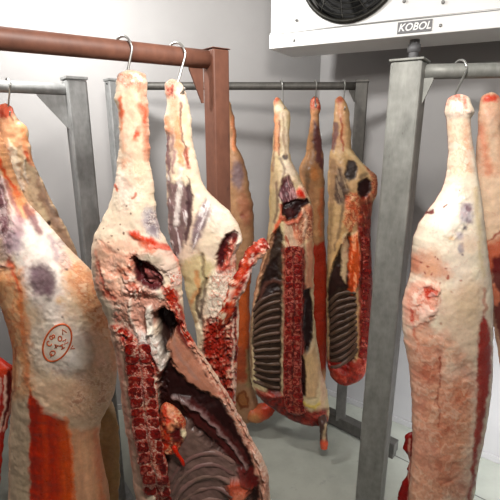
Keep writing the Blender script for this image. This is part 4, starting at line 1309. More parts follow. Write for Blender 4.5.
# ================================================================== carcass beside the brown post
Yd = 1.28
D = carcass(210, Yd, 'carcass beside the brown post with purple muscle streaks and a red flap')
d_rows = [(79, 166.5, 178), (84, 165.5, 182), (92, 165, 185), (100, 166.5, 188), (112, 166, 190.5), (117, 164.5, 191), (128, 164, 192), (138, 166.5, 193), (150, 166.5, 195), (160, 165.5, 197.5), (180, 166, 201.5),
          (190, 166.5, 207), (200, 167, 217), (210, 167.5, 228), (220, 168, 236), (232, 169, 241), (240, 170, 243), (246, 172, 240), (254, 175, 236), (265, 179, 236), (280, 184, 238), (300, 188, 239), (330, 196, 239), (360, 200, 237), (400, 206, 236), (425, 214, 236), (440, 220, 234)]
d_f = [
    blob(170, 88, 5, 6, 0, (214, 120, 104), .8, 0, 2.5), blob(168, 91, 1.6, 2, 0, (120, 40, 40), .9, -.002, 1), blob(175, 83, 4, 3, 0, (222, 150, 126), .7, 0, 2),
    line([(166, 118), (168, 130)], 2.5, (222, 140, 104), .8, 0, 2),
    line([(180, 104), (181, 120), (184, 150), (188, 165)], 1.2, (96, 50, 40), .8, -.003, 1),
    poly([(177, 112), (181, 120), (182, 145), (184, 165), (178, 160), (175, 140), (174, 122)], (226, 158, 118), .9, .001, 2, (86, .12, 2)),
    poly([(166, 132), (170, 134), (172, 160), (168, 176), (165, 170)], (110, 74, 82), .9, -.002, 1.8, (88, .2, 2)),
    line([(172, 130), (174, 158), (172, 172)], 1.6, (150, 110, 112), .8, 0, 1.5),
    poly([(168, 172), (173, 182), (180, 180), (190, 190), (191, 204), (186, 222), (184, 240), (178, 262), (173, 262), (168, 238), (166, 200)], (102, 70, 80), .88, -.002, 3, (80, .5, 2.4, (214, 204, 206))),
    line([(181, 170), (178, 200), (176, 225)], 2.2, (232, 222, 214), .8, .003, 2),
    line([(186, 150), (188, 168)], 2.2, (170, 84, 66), .8, -.001, 1.8),
    poly([(188, 178), (193, 196), (191, 224), (186, 244), (183, 240), (186, 215), (186, 190)], (72, 48, 52), .95, -.004, 1.6),
    poly([(205, 198), (212, 206), (208, 224), (200, 240), (192, 252), (190, 240), (196, 216)], (122, 102, 112), .88, -.002, 3, (110, .45, 2.2, (226, 218, 218))),
    blob(222, 222, 12, 20, -25, (244, 234, 218), .6, .004, 6),
    poly([(226, 236), (234, 231), (240, 236), (238, 243), (232, 250), (226, 262), (216, 268), (216, 255), (220, 244)], (78, 26, 30), .97, -.016, 1.8),
    line([(232, 244), (230, 258), (222, 268)], 2.2, (216, 130, 112), .9, .006, 1.5),
    blob(224, 268, 7, 4, -20, (196, 70, 56), .8, .002, 2), blob(236, 266, 4, 5, 0, (210, 120, 100), .8, 0, 2),
    poly([(180, 262), (200, 254), (214, 262), (212, 278), (200, 300), (196, 330), (184, 300)], (206, 188, 140), .85, 0, 4, (70, .12, 3)),
    line([(196, 272), (198, 290), (192, 302)], 2.5, (206, 120, 66), .6, 0, 2),
    line([(206, 280), (204, 300), (200, 320)], 1.6, (70, 50, 44), .8, -.006, 1.6),
    poly([(214, 270), (234, 268), (238, 290), (230, 320), (212, 326), (206, 310)], (232, 220, 202), .9, .004, 3, (60, .18, 2, (150, 130, 120))),
    line([(238, 292), (228, 318), (216, 330)], 1.6, (206, 84, 68), .8, 0, 1.5),
    blob(198, 338, 6, 12, 10, (228, 214, 182), .9, .004, 3),
    poly([(204, 322), (238, 304), (240, 440), (208, 440), (204, 370)], (164, 46, 36), .95, -.004, 3, (80, .5, 2.2, (226, 150, 128))),
    line([(230, 310), (231, 350), (233, 400)], 1.6, (236, 190, 170), .7, .004, 1.2, (85, .5, 2)),
    line([(222, 322), (222, 345), (226, 380)], 2, (208, 120, 96), .6, .004, 2), line([(236, 300), (236, 420)], 1.2, (60, 22, 20), .8, -.002, 1.2)]
d_f += [line([(174, 98), (174, 118), (172, 132)], 4.5, (228, 166, 132), .6, 0, 3), line([(185, 108), (188, 140)], 2.5, (238, 200, 160), .6, 0, 2),
        raw([(166, 82), (176, 80), (174, 98), (166, 96)], [(120, 36, 36), (214, 120, 100), (236, 190, 170), (226, 150, 126)], .7, 0, 2, 2.5),
        raw([(204, 318), (236, 300), (240, 440), (208, 440), (202, 370)], [(60, 18, 18), (120, 30, 26), (160, 50, 40), (100, 26, 24), (176, 90, 72), (214, 170, 146)], .85, .010, 2, 3.4),
        raw([(224, 240), (238, 240), (240, 276), (226, 278), (214, 270)], RAW[1:], .45, .004, 2, 3),
        raw([(208, 276), (238, 270), (240, 300), (226, 318), (210, 322)], [(236, 222, 204), (190, 160, 140), (240, 228, 210), (214, 130, 110), (226, 206, 186)], .7, .004, 2, 2.6),
        line([(201, 256), (204, 276), (200, 300), (204, 330)], 1.5, (72, 44, 40), .6, -.004, 1.5)]
d_f += [poly([(205, 326), (216, 322), (224, 340), (226, 372), (214, 380), (204, 350)], (150, 42, 34), .6, .004, 3, (75, .4, 2.4)),
        line([(199, 290), (197, 312), (202, 326)], 1.6, (60, 40, 36), .8, -.004, 1.2),
        blob(197, 336, 6, 12, 10, (232, 220, 190), .85, .005, 2.5),
        line([(227, 238), (222, 252), (220, 264)], 3, (60, 22, 26), .9, -.004, 1.6), line([(235, 232), (241, 237), (239, 244)], 1.6, (240, 226, 208), .9, .003, 1.2),
        line([(234, 320), (233, 360), (235, 400)], 1.2, (232, 196, 176), .7, .003, 1, (85, .5, 1.6))]
slab('body', D, Yd, d_rows, CREAM, d_f, 300, Tf=0.052, Tb=0.034, step=0.75, edge=0.7, mottle=0.06, pw=2.4)
fl = [raw([(210, 230), (280, 230), (280, 345), (205, 345)], [(96, 24, 22), (154, 42, 36), (176, 66, 52), (132, 32, 28), (204, 124, 102), (234, 204, 184)], .9, 0, 2, 3.2), line([(262, 238), (250, 252), (240, 275), (232, 300), (226, 325)], 2.2, (214, 96, 72), .7, 0, 2),
      line([(268, 252), (254, 266), (246, 284), (238, 304)], 1.6, (242, 208, 188), .85, 0, 1.4, (50, .5, 1.5)),
      blob(266, 241, 4, 4, 0, (120, 26, 24), .7, 0, 2), blob(262, 256, 7, 4, -30, (232, 180, 150), .85, 0, 2)]
limb('flank_flap', D, [(216, 336, Yd - .02, 4), (223, 320, Yd - .035, 6), (231, 300, Yd - .045, 7), (239, 282, Yd - .045, 7.5), (246, 266, Yd - .04, 7), (254, 254, Yd - .04, 8.5), (261, 247, Yd - .04, 8), (268, 243, Yd - .04, 5)],
     (186, 50, 40), fl, 330, n=40, lump=0.009, mottle=0.2, flat=0.6)

# ================================================================== narrow carcass behind the brown post
Ye = 2.29
E = carcass(240, Ye, 'narrow orange-brown carcass half hidden behind the brown post')
slab('body', E, Ye, [(98, 221, 228), (105, 220, 232), (115, 221, 233.5), (130, 223, 236), (142, 224, 236.5), (150, 224, 239), (160, 224, 243), (170, 225, 246), (190, 225, 250), (215, 226, 254), (240, 227, 254), (265, 229, 252),
                     (290, 232, 250), (320, 232, 250), (350, 232, 249.5), (375, 231, 251), (395, 231, 256), (410, 232, 259), (422, 234, 254)], (160, 122, 92), [
    blob(238, 175, 6, 14, -5, (112, 96, 100), .85, 0, 3), line([(234, 118), (234, 150)], 2, (226, 150, 110), .8, 0, 2),
    blob(245, 210, 6, 16, -10, (150, 92, 72), .7, 0, 4), blob(242, 216, 3, 3, 0, (120, 60, 50), .7, 0, 1.5),
    poly([(230, 276), (252, 270), (252, 345), (246, 352), (230, 345)], (178, 84, 48), .9, 0, 4, (88, .12, 3)),
    poly([(230, 350), (250, 346), (250, 380), (232, 385)], (150, 64, 42), .85, 0, 4), line([(248, 350), (249, 385)], 2, (150, 130, 90), .8, 0, 2),
    blob(243, 400, 7, 9, 0, (150, 92, 52), .8, 0, 2), line([(238, 394), (245, 392), (249, 399), (247, 407), (240, 408), (237, 400), (239, 394)], 1, (104, 44, 22), .8, 0, .8)],
     360, Tf=0.05, Tb=0.05, step=0.85, mottle=0.08)
limb('neck_stump', E, [(248, 412, Ye - .01, 9), (256, 414, Ye - .02, 10), (264, 411, Ye - .03, 9.5), (270, 408, Ye - .035, 8), (275, 407, Ye - .035, 4)], (176, 92, 66),
     [blob(270, 408, 8, 10, 0, (186, 66, 54), .8, 0, 3), blob(254, 420, 7, 6, 0, (170, 128, 84), .7, 0, 3)], 370, n=20, lump=0.004, mottle=0.12)

# ================================================================== back centre carcass
Yf = 2.26
Fc = carcass(290, Yf, 'open half carcass below the cooling unit with a foreleg dangling from its lower end')
f_rows = [(97, 274, 280), (101, 273, 282), (107, 273, 286), (113, 273.5, 290), (122, 274, 290), (135, 273.5, 289), (150, 273, 289), (158, 271.5, 290.5), (168, 270.5, 295), (180, 270, 301), (190, 269.5, 306), (200, 269, 310.5), (212, 269, 313), (230, 268.5, 313),
          (240, 266, 313), (260, 262, 314), (285, 256, 314), (310, 251.5, 314), (340, 249.5, 317), (370, 250, 321), (385, 252, 326), (398, 260, 328.5), (407, 272, 329), (415, 284, 329), (421, 296, 328), (425, 310, 324)]
f_f = [
    blob(276, 100, 3, 3.5, 0, (176, 64, 50), .8, 0, 2), blob(279, 108, 4, 3, 0, (240, 224, 200), .7, 0, 2),
    line([(283, 100), (284, 104)], .8, (30, 20, 20), .8, 0, .6),
    line([(276, 116), (276, 150)], 2.6, (206, 134, 98), .8, 0, 2), line([(279.5, 120), (279, 155)], .8, (130, 64, 46), .7, 0, .8),
    line([(284, 114), (285, 150), (287, 165)], 3.5, (232, 214, 186), .6, 0, 2),
    blob(286, 157, 3.5, 3, -20, (72, 60, 64), .9, 0, 1.2),
    line([(271, 165), (270, 200), (270, 225)], 2, (180, 142, 96), .7, 0, 2.5),
    blob(290, 170, 10, 8, 20, (222, 206, 184), .6, .003, 4),
    poly([(284, 180), (288, 178), (290, 186), (292, 196), (291, 208), (284, 206), (280, 200), (280, 190)], (72, 34, 40), .92, -.004, 1.8, (80, .4, 2, (180, 160, 160))),
    blob(302, 193, 6, 6, 0, (200, 58, 46), .9, .004, 2.5), blob(294, 194, 5, 4, 20, (196, 130, 106), .8, .002, 2),
    poly([(281, 205), (296, 200), (308, 200), (309, 204), (301, 208), (300, 216), (294, 221), (286, 220), (283, 213)], (44, 16, 16), .97, -.02, 1.4),
    line([(282, 206), (282, 216), (288, 222), (298, 221), (303, 212)], 1.6, (176, 88, 68), .85, .004, 1.2),
    poly([(302, 206), (313, 204), (314, 232), (302, 230)], (190, 122, 94), .85, .002, 2, (80, .35, 2)),
    line([(281, 218), (275, 232), (272, 246)], 2.4, (186, 66, 46), .85, .004, 1.6),
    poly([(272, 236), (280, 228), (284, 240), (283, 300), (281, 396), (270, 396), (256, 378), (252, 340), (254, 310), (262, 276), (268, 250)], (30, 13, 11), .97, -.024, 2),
    poly([(268, 232), (275, 234), (268, 262), (256, 300), (251, 320), (248, 300), (260, 262)], (168, 122, 94), .9, .002, 2, (110, .15, 2.5)),
    line([(254, 315), (264, 294), (276, 286)], 1.2, (110, 90, 84), .6, .002, 1.2), line([(260, 304), (270, 294), (278, 291)], 2, (44, 24, 20), .8, .006, 1.5),
    poly([(284, 222), (300, 222), (304, 240), (304, 262), (288, 262), (285, 240)], (200, 166, 142), .85, .006, 2, (80, .35, 2, (150, 60, 46))),
    blob(300, 236, 6, 6, 0, (206, 134, 100), .8, .002, 2),
    poly([(284, 250), (304, 246), (305, 300), (304, 380), (284, 396)], (130, 32, 28), .95, .008, 2, (88, .3, 2)),
    line([(311, 232), (310, 262), (308, 290)], 3.2, (186, 140, 112), .85, .006, 1.8, (88, .2, 2)),
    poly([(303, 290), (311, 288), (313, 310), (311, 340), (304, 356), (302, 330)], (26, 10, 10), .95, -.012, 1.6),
    poly([(304, 354), (316, 346), (320, 372), (316, 398), (306, 398), (302, 376)], (190, 156, 116), .92, .006, 1.8, (86, .2, 2)),
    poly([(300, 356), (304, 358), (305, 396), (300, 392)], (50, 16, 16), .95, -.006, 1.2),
    line([(296, 374), (299, 394), (305, 404), (316, 408), (322, 402)], 1.5, (206, 176, 90), .85, .003, 1.2),
    line([(322, 372), (324, 392), (322, 412)], 2.4, (202, 166, 140), .8, .004, 1.8),
    poly([(254, 388), (272, 394), (296, 396), (300, 408), (312, 412), (326, 408), (328, 428), (296, 426), (268, 408)], (128, 28, 28), .93, .004, 2.2, (20, .4, 2.2, (196, 104, 92)))]
f_f += [raw([(283, 246), (304, 246), (306, 290), (303, 404), (284, 404)], [(60, 18, 18), (104, 28, 26), (136, 42, 36), (88, 24, 24), (156, 74, 62)], .7, .004, 1.6, 2.6),
        raw([(254, 390), (272, 396), (298, 398), (312, 412), (328, 408), (328, 428), (292, 426), (264, 408)], [(60, 18, 18), (104, 28, 26), (136, 42, 36), (88, 24, 24), (156, 74, 62)], .7, .004, 2, 3),
        raw([(298, 216), (314, 206), (314, 236), (298, 246)], [(170, 100, 76), (110, 40, 34), (204, 150, 120), (140, 56, 44)], .7, .003, 2, 2.6),
        poly([(270, 165), (276, 165), (280, 190), (278, 215), (272, 236), (268, 240)], (150, 128, 96), .75, 0, 2, (88, .25, 2.5)),
        line([(273, 112), (274, 150), (272, 170)], 1.4, (112, 78, 62), .7, 0, 1.4), line([(283, 114), (284, 140), (286, 155)], 1.2, (150, 120, 96), .6, 0, 1),
        line([(280, 158), (284, 170), (282, 182)], 1.2, (96, 74, 66), .7, 0, 1.2), line([(277, 182), (278, 205), (275, 222)], 1.2, (84, 60, 54), .7, 0, 1.2),
        poly([(283, 178), (289, 174), (293, 182), (296, 190), (298, 200), (290, 206), (284, 204), (279, 196)], (76, 34, 40), .92, -.003, 1.4, (80, .45, 2, (150, 110, 110))),
        blob(304, 192, 5.5, 6, 0, (190, 52, 42), .9, .004, 2.5), line([(294, 178), (300, 184), (310, 198)], 2, (222, 196, 166), .7, .003, 2),
        poly([(283, 205), (296, 199), (308, 199), (310, 203), (302, 208), (300, 216), (294, 221), (286, 220), (283, 213)], (34, 12, 12), .98, -.004, 1.2),
        blob(290, 213, 6, 5, 0, (58, 22, 22), .9, 0, 2),
        line([(281, 206), (281, 216), (288, 223), (298, 222), (303, 212)], 1.6, (176, 96, 76), .85, .004, 1.2),
        line([(303, 210), (306, 222), (304, 236)], 1.4, (222, 186, 160), .7, .003, 1.4)]
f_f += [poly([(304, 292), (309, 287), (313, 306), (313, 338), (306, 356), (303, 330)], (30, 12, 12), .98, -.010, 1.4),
        poly([(306, 244), (313, 240), (313, 288), (306, 288)], (176, 120, 94), .8, .003, 1.8, (88, .3, 2)),
        poly([(301, 354), (305, 356), (307, 394), (302, 398), (300, 380)], (38, 14, 14), .95, -.006, 1.2),
        line([(268, 236), (260, 268), (252, 300), (250, 340), (251, 376)], 1.5, (110, 76, 56), .85, .001, 1.2),
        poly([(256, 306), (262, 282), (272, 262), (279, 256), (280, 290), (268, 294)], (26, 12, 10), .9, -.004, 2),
        line([(258, 300), (266, 286), (274, 282), (281, 284)], 1.8, (84, 52, 44), .8, .004, 1.4)]
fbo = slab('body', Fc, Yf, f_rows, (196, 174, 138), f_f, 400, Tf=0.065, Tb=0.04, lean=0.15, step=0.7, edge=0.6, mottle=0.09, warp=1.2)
fs = [(246, 285, 302), (270, 285, 303), (300, 285, 303), (340, 284, 302), (380, 283, 301), (404, 284, 304), (414, 288, 308)]
ff = sampler(fbo)
fsp = slab('spine', Fc, lambda x, y: ff(x, y) + .002, fs, (112, 40, 36), [raw([(280, 240), (308, 240), (310, 420), (280, 420)], [(96, 28, 26), (130, 50, 42), (170, 100, 84), (110, 34, 32)], .8, .001, 2, 2.2), line([(294, 250), (293, 410)], 1, (60, 20, 20), .8, -.003, 1)], 420, Tf=0.022, Tb=0.02, step=0.7, mottle=0.2, edge=0.8)
ffs = sampler(fsp)
vertebrae(fsp, lambda x, y: ffs(x, y) + .001, fs, [(0.06, 0.47), (0.53, 0.95)], 900, 7.0, (104, 28, 26), (80, 22, 22), depth=0.0012, gap=.02)
def between(a, b, n):
    return [[(p[0] + (q_[0] - p[0]) * k / (n - 1), p[1] + (q_[1] - p[1]) * k / (n - 1), 0) for p, q_ in zip(a, b)] for k in range(n)]


ribs(Fc, ff, between([(253, 312), (260, 302), (270, 296), (281, 293)], [(253, 380), (262, 384), (272, 387), (281, 388)], 13), 2.5, (78, 58, 47), 950)
limb('foreleg', Fc, [(320, 414, Yf - .17, 5), (322, 418, Yf - .18, 5.4), (323, 424, Yf - .215, 4.6), (323.5, 434, Yf - .21, 4.2), (324, 442, Yf - .21, 4.8), (324, 449, Yf - .21, 4)], (70, 48, 42),
     [line([(325, 425), (324, 440)], 1.4, (206, 180, 140), .7, 0, 1), blob(324, 446, 6, 6, 0, (206, 96, 72), .95, 0, 2)], 440, n=18)

# ================================================================== carcass between the two back ones
Yg = 2.42
G = carcass(315, Yg, 'slim reddish carcass squeezed between two open ones, only shank, thigh and red flank showing')
slab('body', G, Yg, [(96, 312, 318), (101, 310.5, 320), (108, 310, 321), (116, 310.5, 319), (130, 309, 320), (145, 307, 322), (155, 305, 323), (163, 301, 324), (170, 299, 324), (190, 300, 324.5), (215, 302, 324.5), (240, 303, 325), (262, 304, 327), (290, 305, 328), (330, 306, 328), (360, 306, 327), (390, 308, 324), (405, 312, 320)],
     (166, 122, 88), [
    raw([(308, 95), (322, 95), (322, 110), (308, 110)], [(150, 44, 40), (196, 84, 70), (206, 140, 116), (170, 50, 44)], .85, 0, 2, 2.4), line([(313, 112), (312, 130)], 2, (222, 160, 120), .8, 0, 2),
    poly([(314, 120), (320, 128), (323, 150), (322, 172), (316, 160), (313, 140)], (92, 52, 54), .93, 0, 1.8, (86, .2, 2)),
    blob(305, 172, 4, 8, 0, (120, 92, 70), .7, 0, 2), blob(314, 174, 4, 6, 0, (212, 136, 84), .7, 0, 3),
    line([(308, 176), (306, 195), (309, 215)], 2, (92, 72, 56), .8, 0, 2), line([(323, 180), (322, 215)], 1.6, (120, 86, 66), .7, 0, 2),
    line([(316, 190), (316, 240)], 3, (206, 158, 112), .6, 0, 3), line([(321, 190), (320, 235)], 1.6, (204, 112, 72), .6, 0, 2),
    poly([(310, 246), (326, 240), (330, 300), (329, 370), (318, 372), (312, 310)], (166, 54, 42), .93, 0, 2.5, (88, .18, 3)),
    poly([(310, 372), (326, 370), (324, 406), (310, 406)], (176, 128, 96), .8, 0, 3)],
     460, Tf=0.045, Tb=0.05, step=0.75, mottle=0.09, edge=0.5)

# ================================================================== right back carcass
Yh = 2.26
H = carcass(352, Yh, 'open half carcass hanging against the right post of the back frame, grey ribs showing')
h_rows = [(96, 336, 343.5), (101, 334.5, 345.5), (108, 334.5, 348), (116, 334, 349.5), (130, 333, 350.5), (142, 332, 351), (148, 331, 352), (155, 329, 356), (163, 328.5, 363), (170, 328, 370), (175, 328, 376), (182, 328, 378), (192, 328, 377), (200, 328, 374), (215, 328, 371.5), (235, 327.5, 370),
          (260, 327, 371), (290, 326.5, 372), (320, 326.5, 372.5), (345, 326.5, 371), (362, 327, 369), (374, 330, 364), (381, 335, 357), (385, 340, 351)]
h_f = [
    blob(339, 100, 4, 4, 0, (150, 62, 48), .75, 0, 2), line([(341, 108), (343, 140)], 2.6, (192, 140, 104), .7, 0, 2),
    poly([(333, 120), (338, 122), (338, 140), (334, 152), (331, 148)], (104, 72, 70), .9, 0, 1.8, (86, .2, 2)),
    line([(341, 118), (343, 150)], 1, (140, 66, 46), .8, 0, .9),
    poly([(349, 160), (356, 162), (358, 170), (354, 180), (346, 178), (345, 168)], (60, 46, 44), .93, -.003, 1.5),
    poly([(334, 178), (340, 172), (344, 184), (347, 196), (340, 204), (334, 198)], (84, 66, 56), .85, -.002, 2, (80, .3, 2)),
    blob(332, 168, 3, 8, 0, (110, 90, 70), .6, 0, 2),
    poly([(358, 182), (368, 178), (373, 182), (370, 192), (364, 200), (358, 196)], (50, 18, 18), .95, -.012, 1.5),
    blob(374, 174, 4, 4, 0, (196, 120, 86), .8, .003, 2), line([(376, 180), (374, 194)], 1.6, (200, 86, 60), .8, .002, 1.4),
    line([(360, 178), (370, 172)], 2, (66, 54, 46), .7, 0, 1.5),
    blob(352, 208, 5, 9, 10, (196, 82, 54), .8, .003, 2.5), line([(352, 200), (344, 225), (336, 250), (329, 275)], 2.6, (190, 150, 106), .85, .004, 2),
    poly([(356, 198), (372, 192), (372, 236), (358, 236), (354, 216)], (134, 50, 38), .85, 0, 2.2, (80, .4, 2, (206, 144, 110))),
    line([(330, 205), (330, 250), (328, 280)], 2, (160, 130, 92), .7, 0, 2),
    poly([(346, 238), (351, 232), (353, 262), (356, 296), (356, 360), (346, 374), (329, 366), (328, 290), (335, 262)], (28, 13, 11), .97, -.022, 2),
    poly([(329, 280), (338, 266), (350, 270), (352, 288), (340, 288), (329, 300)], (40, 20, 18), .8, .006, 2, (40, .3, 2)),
    poly([(342, 236), (347, 232), (349, 256), (346, 284), (342, 276)], (196, 166, 132), .9, .006, 1.5),
    poly([(350, 236), (358, 232), (361, 256), (360, 280), (354, 296), (349, 290), (349, 262)], (196, 84, 52), .95, .016, 1.6, (86, .35, 1.8, (232, 150, 110))),
    poly([(359, 226), (371, 226), (374, 300), (372, 350), (364, 366), (358, 350), (359, 290)], (120, 32, 30), .93, .008, 1.8, (86, .35, 2, (180, 90, 76))),
    poly([(326, 358), (340, 366), (352, 364), (368, 352), (366, 378), (346, 388), (328, 380)], (150, 38, 34), .9, .006, 2, (20, .4, 2, (200, 90, 70))),
    line([(328, 366), (338, 374), (344, 382)], 1.8, (204, 74, 56), .8, .002, 1.4)]
h_f += [raw([(358, 206), (372, 200), (374, 300), (372, 356), (362, 366), (358, 300)], [(60, 18, 18), (104, 28, 26), (136, 42, 36), (88, 24, 24), (156, 74, 62)], .65, .004, 1.6, 2.8),
        raw([(326, 360), (340, 368), (356, 364), (368, 354), (364, 378), (346, 388), (330, 380)], [(60, 18, 18), (104, 28, 26), (136, 42, 36), (88, 24, 24), (156, 74, 62)], .65, .004, 2, 3),
        poly([(329, 158), (336, 160), (334, 200), (331, 250), (328, 260)], (128, 100, 74), .8, 0, 2, (88, .25, 2.5)),
        poly([(337, 166), (343, 170), (348, 184), (350, 196), (344, 206), (336, 202), (334, 186)], (70, 56, 50), .8, -.001, 2, (75, .4, 2, (130, 112, 92))),
        poly([(348, 160), (355, 160), (358, 168), (355, 178), (349, 182), (345, 174)], (48, 40, 38), .9, -.002, 1.4),
        line([(342, 206), (340, 228), (334, 250)], 1.6, (92, 72, 58), .7, 0, 1.5), line([(346, 150), (362, 164), (374, 176)], 2, (214, 186, 146), .7, .002, 2),
        poly([(357, 183), (366, 178), (374, 182), (372, 192), (365, 198), (358, 194)], (36, 16, 16), .95, -.004, 1.4),
        raw([(364, 166), (379, 170), (378, 196), (372, 200), (373, 180)], [(150, 70, 50), (206, 140, 104), (120, 44, 36), (190, 104, 76)], .8, .004, 1.6, 2.4),
        raw([(346, 196), (358, 192), (360, 216), (350, 232), (344, 222)], [(186, 76, 52), (206, 120, 84), (150, 50, 38), (210, 150, 110)], .75, .003, 2, 2.6)]
hbo = slab('body', H, Yh, h_rows, (180, 146, 108), h_f, 520, Tf=0.060, Tb=0.036, lean=.03, step=0.7, edge=0.6, mottle=0.1, warp=1.2)
hs = [(236, 360, 370), (270, 361, 371), (310, 361, 371), (340, 360, 370), (358, 357, 368)]
fh = sampler(hbo)
hsp = slab('spine', H, lambda x, y: fh(x, y) + .002, hs, (112, 46, 38), [], 540, Tf=0.016, Tb=0.02, step=0.7, mottle=0.2, edge=0.8)
fhs = sampler(hsp)
vertebrae(hsp, lambda x, y: fhs(x, y) + .001, hs, [(0.1, 0.9)], 1100, 7.0, (96, 28, 26), (76, 22, 22), depth=0.0012, gap=.02)
ribs(H, fh, between([(329, 304), (337, 295), (348, 292), (357, 293)], [(330, 367), (338, 366), (350, 358), (358, 348)], 11), 2.4, (82, 62, 50), 1150)

# ================================================================== right front carcass
Yr = 1.27
R = carcass(445, Yr, 'pale creamy haunch and salmon flank of a closed carcass side at the right front')
r_rows = [(94, 453, 464), (97, 449, 467), (104, 446, 469), (112, 445, 472), (120, 446.5, 468.5), (135, 448, 469.5), (150, 448.5, 472), (165, 447.5, 474), (178, 445.5, 476), (190, 441.5, 477.5), (200, 436, 479), (212, 427, 480.5), (224, 419, 481.5),
          (238, 413.5, 483), (255, 411.5, 485), (272, 411, 487), (283, 408, 488.5), (296, 404, 489.5), (310, 402.5, 489), (335, 403.5, 489), (355, 407, 489), (380, 410.5, 488.5), (405, 412, 485.5), (430, 412.5, 481.5), (460, 411.5, 476), (500, 409, 470), (530, 412, 466), (560, 420, 458)]
r_f = [
    blob(457, 98, 7, 4, 0, (214, 60, 50), .9, 0, 2.5), line([(451, 99), (449, 104)], 1.6, (220, 100, 80), .8, 0, 1.5), blob(464, 103, 2.5, 6, 0, (206, 70, 56), .8, 0, 2),
    blob(455, 108, 6, 8, 0, (248, 240, 226), .6, .003, 3), blob(468, 111, 3, 2, 0, (240, 216, 200), .8, .004, 1.5),
    line([(466, 122), (468, 148), (471, 170)], 3, (222, 178, 148), .7, 0, 3), line([(450, 122), (452, 150)], 2.4, (236, 206, 170), .6, 0, 3),
    line([(462, 160), (469, 164)], .7, (150, 110, 90), .5, 0, .6),
    blob(447, 215, 20, 24, 10, (248, 240, 226), .6, .006, 10),
    line([(444, 206), (446, 204)], 1.2, (104, 24, 26), .95, .001, .7), line([(426, 214), (433, 211)], 1.8, (104, 26, 28), .95, .002, .9), blob(415, 228, 1.4, 1.4, 0, (96, 26, 26), .9, .001, .7),
    blob(451, 210, .8, .8, 0, (90, 30, 30), .9, 0, .5), blob(459, 190, .8, .8, 0, (90, 30, 30), .9, 0, .5),
    blob(466, 214, 8, 10, 0, (190, 178, 188), .8, 0, 4), blob(468, 208, 4, 3, 30, (130, 100, 108), .85, -.001, 2), blob(469, 221, 4, 2.6, 20, (140, 122, 130), .8, 0, 2),
    blob(464, 228, 3, 2.4, 0, (104, 94, 104), .85, 0, 1.5), blob(460, 236, 5, 3, 60, (176, 166, 176), .7, 0, 2), blob(461, 248, 3, 4, 0, (150, 144, 154), .8, 0, 1.8), blob(462, 254, 1.4, 1.4, 0, (110, 100, 110), .8, 0, .8),
    blob(450, 237, 4.5, 1.8, 8, (230, 190, 150), .8, 0, 1.2), blob(470, 246, 8, 8, 0, (240, 206, 176), .5, 0, 5),
    line([(476, 190), (480, 240), (483, 275)], 2.2, (214, 190, 140), .55, 0, 3),
    poly([(409, 252), (430, 250), (446, 262), (452, 276), (440, 282), (420, 276), (410, 276)], (224, 168, 140), .85, 0, 6),
    blob(430, 268, 8, 6, 0, (232, 176, 140), .7, 0, 4), blob(416, 264, 5, 8, 0, (214, 134, 106), .7, 0, 3),
    *[blob(x, y, 1.1, .9, 0, (150, 44, 36), .8, 0, .7) for x, y in [(422, 262), (429, 265), (431, 274), (438, 259), (440, 284), (448, 277), (424, 272), (434, 257), (460, 279), (446, 268), (451, 292), (440, 324), (462, 338), (468, 343), (468, 367), (446, 348)]],
    poly([(411, 284), (424, 280), (438, 284), (440, 300), (432, 318), (418, 330), (404, 326), (402, 300)], (226, 166, 142), .85, .006, 4),
    line([(415, 302), (412, 292), (420, 283), (432, 286), (436, 292)], 3.2, (238, 198, 174), .9, .008, 2),
    poly([(421, 287), (427, 285), (437, 289), (434, 296), (428, 301), (425, 295)], (196, 52, 40), .92, -.002, 1.6),
    blob(430, 312, 9, 6, -30, (230, 172, 150), .7, .004, 4),
    line([(411, 310), (413, 330), (418, 346), (416, 352)], 1.3, (186, 58, 46), .85, -.001, 1),
    poly([(440, 290), (484, 282), (484, 330), (476, 372), (450, 360), (438, 330)], (222, 192, 164), .75, .002, 8),
    blob(468, 300, 12, 24, 8, (216, 188, 156), .6, .002, 6),
    poly([(404, 330), (430, 322), (444, 350), (446, 420), (440, 500), (420, 560), (404, 560), (410, 420)], (214, 148, 120), .7, 0, 7, (80, .12, 4)),
    blob(430, 372, 10, 12, 0, (190, 104, 82), .7, -.001, 4),
    poly([(444, 384), (462, 376), (474, 384), (470, 430), (458, 470), (440, 500), (436, 440)], (218, 140, 104), .7, 0, 7, (110, .15, 4)),
    blob(462, 398, 8, 10, 20, (214, 116, 84), .6, 0, 4), blob(448, 430, 16, 4, -15, (206, 100, 74), .6, 0, 3), blob(430, 452, 10, 6, 10, (232, 186, 160), .6, .002, 4),
    blob(448, 470, 14, 12, 0, (208, 140, 112), .5, 0, 6), blob(424, 414, 6, 14, 10, (228, 166, 140), .6, 0, 4), line([(440, 485), (458, 478)], 1.2, (170, 90, 66), .5, -.001, 1.2),
    blob(456, 490, 12, 8, 10, (170, 96, 72), .5, 0, 4),
    line([(441, 358), (440, 380), (438, 402), (441, 412), (439, 426)], .9, (110, 18, 18), .95, -.001, .7), blob(441.5, 358, 1.5, 1.6, 0, (90, 16, 16), .95, 0, .7), line([(438, 395), (435, 404)], .7, (120, 24, 22), .8, 0, .6),
    poly([(480, 322), (484, 312), (490, 330), (491, 374), (486, 410), (478, 455), (472, 500), (466, 550), (468, 500), (474, 440), (477, 400), (478, 350)], (160, 44, 42), .95, -.001, 2, (95, .15, 2)),
    line([(484, 290), (485, 310)], 2, (206, 150, 130), .8, 0, 1.5)]
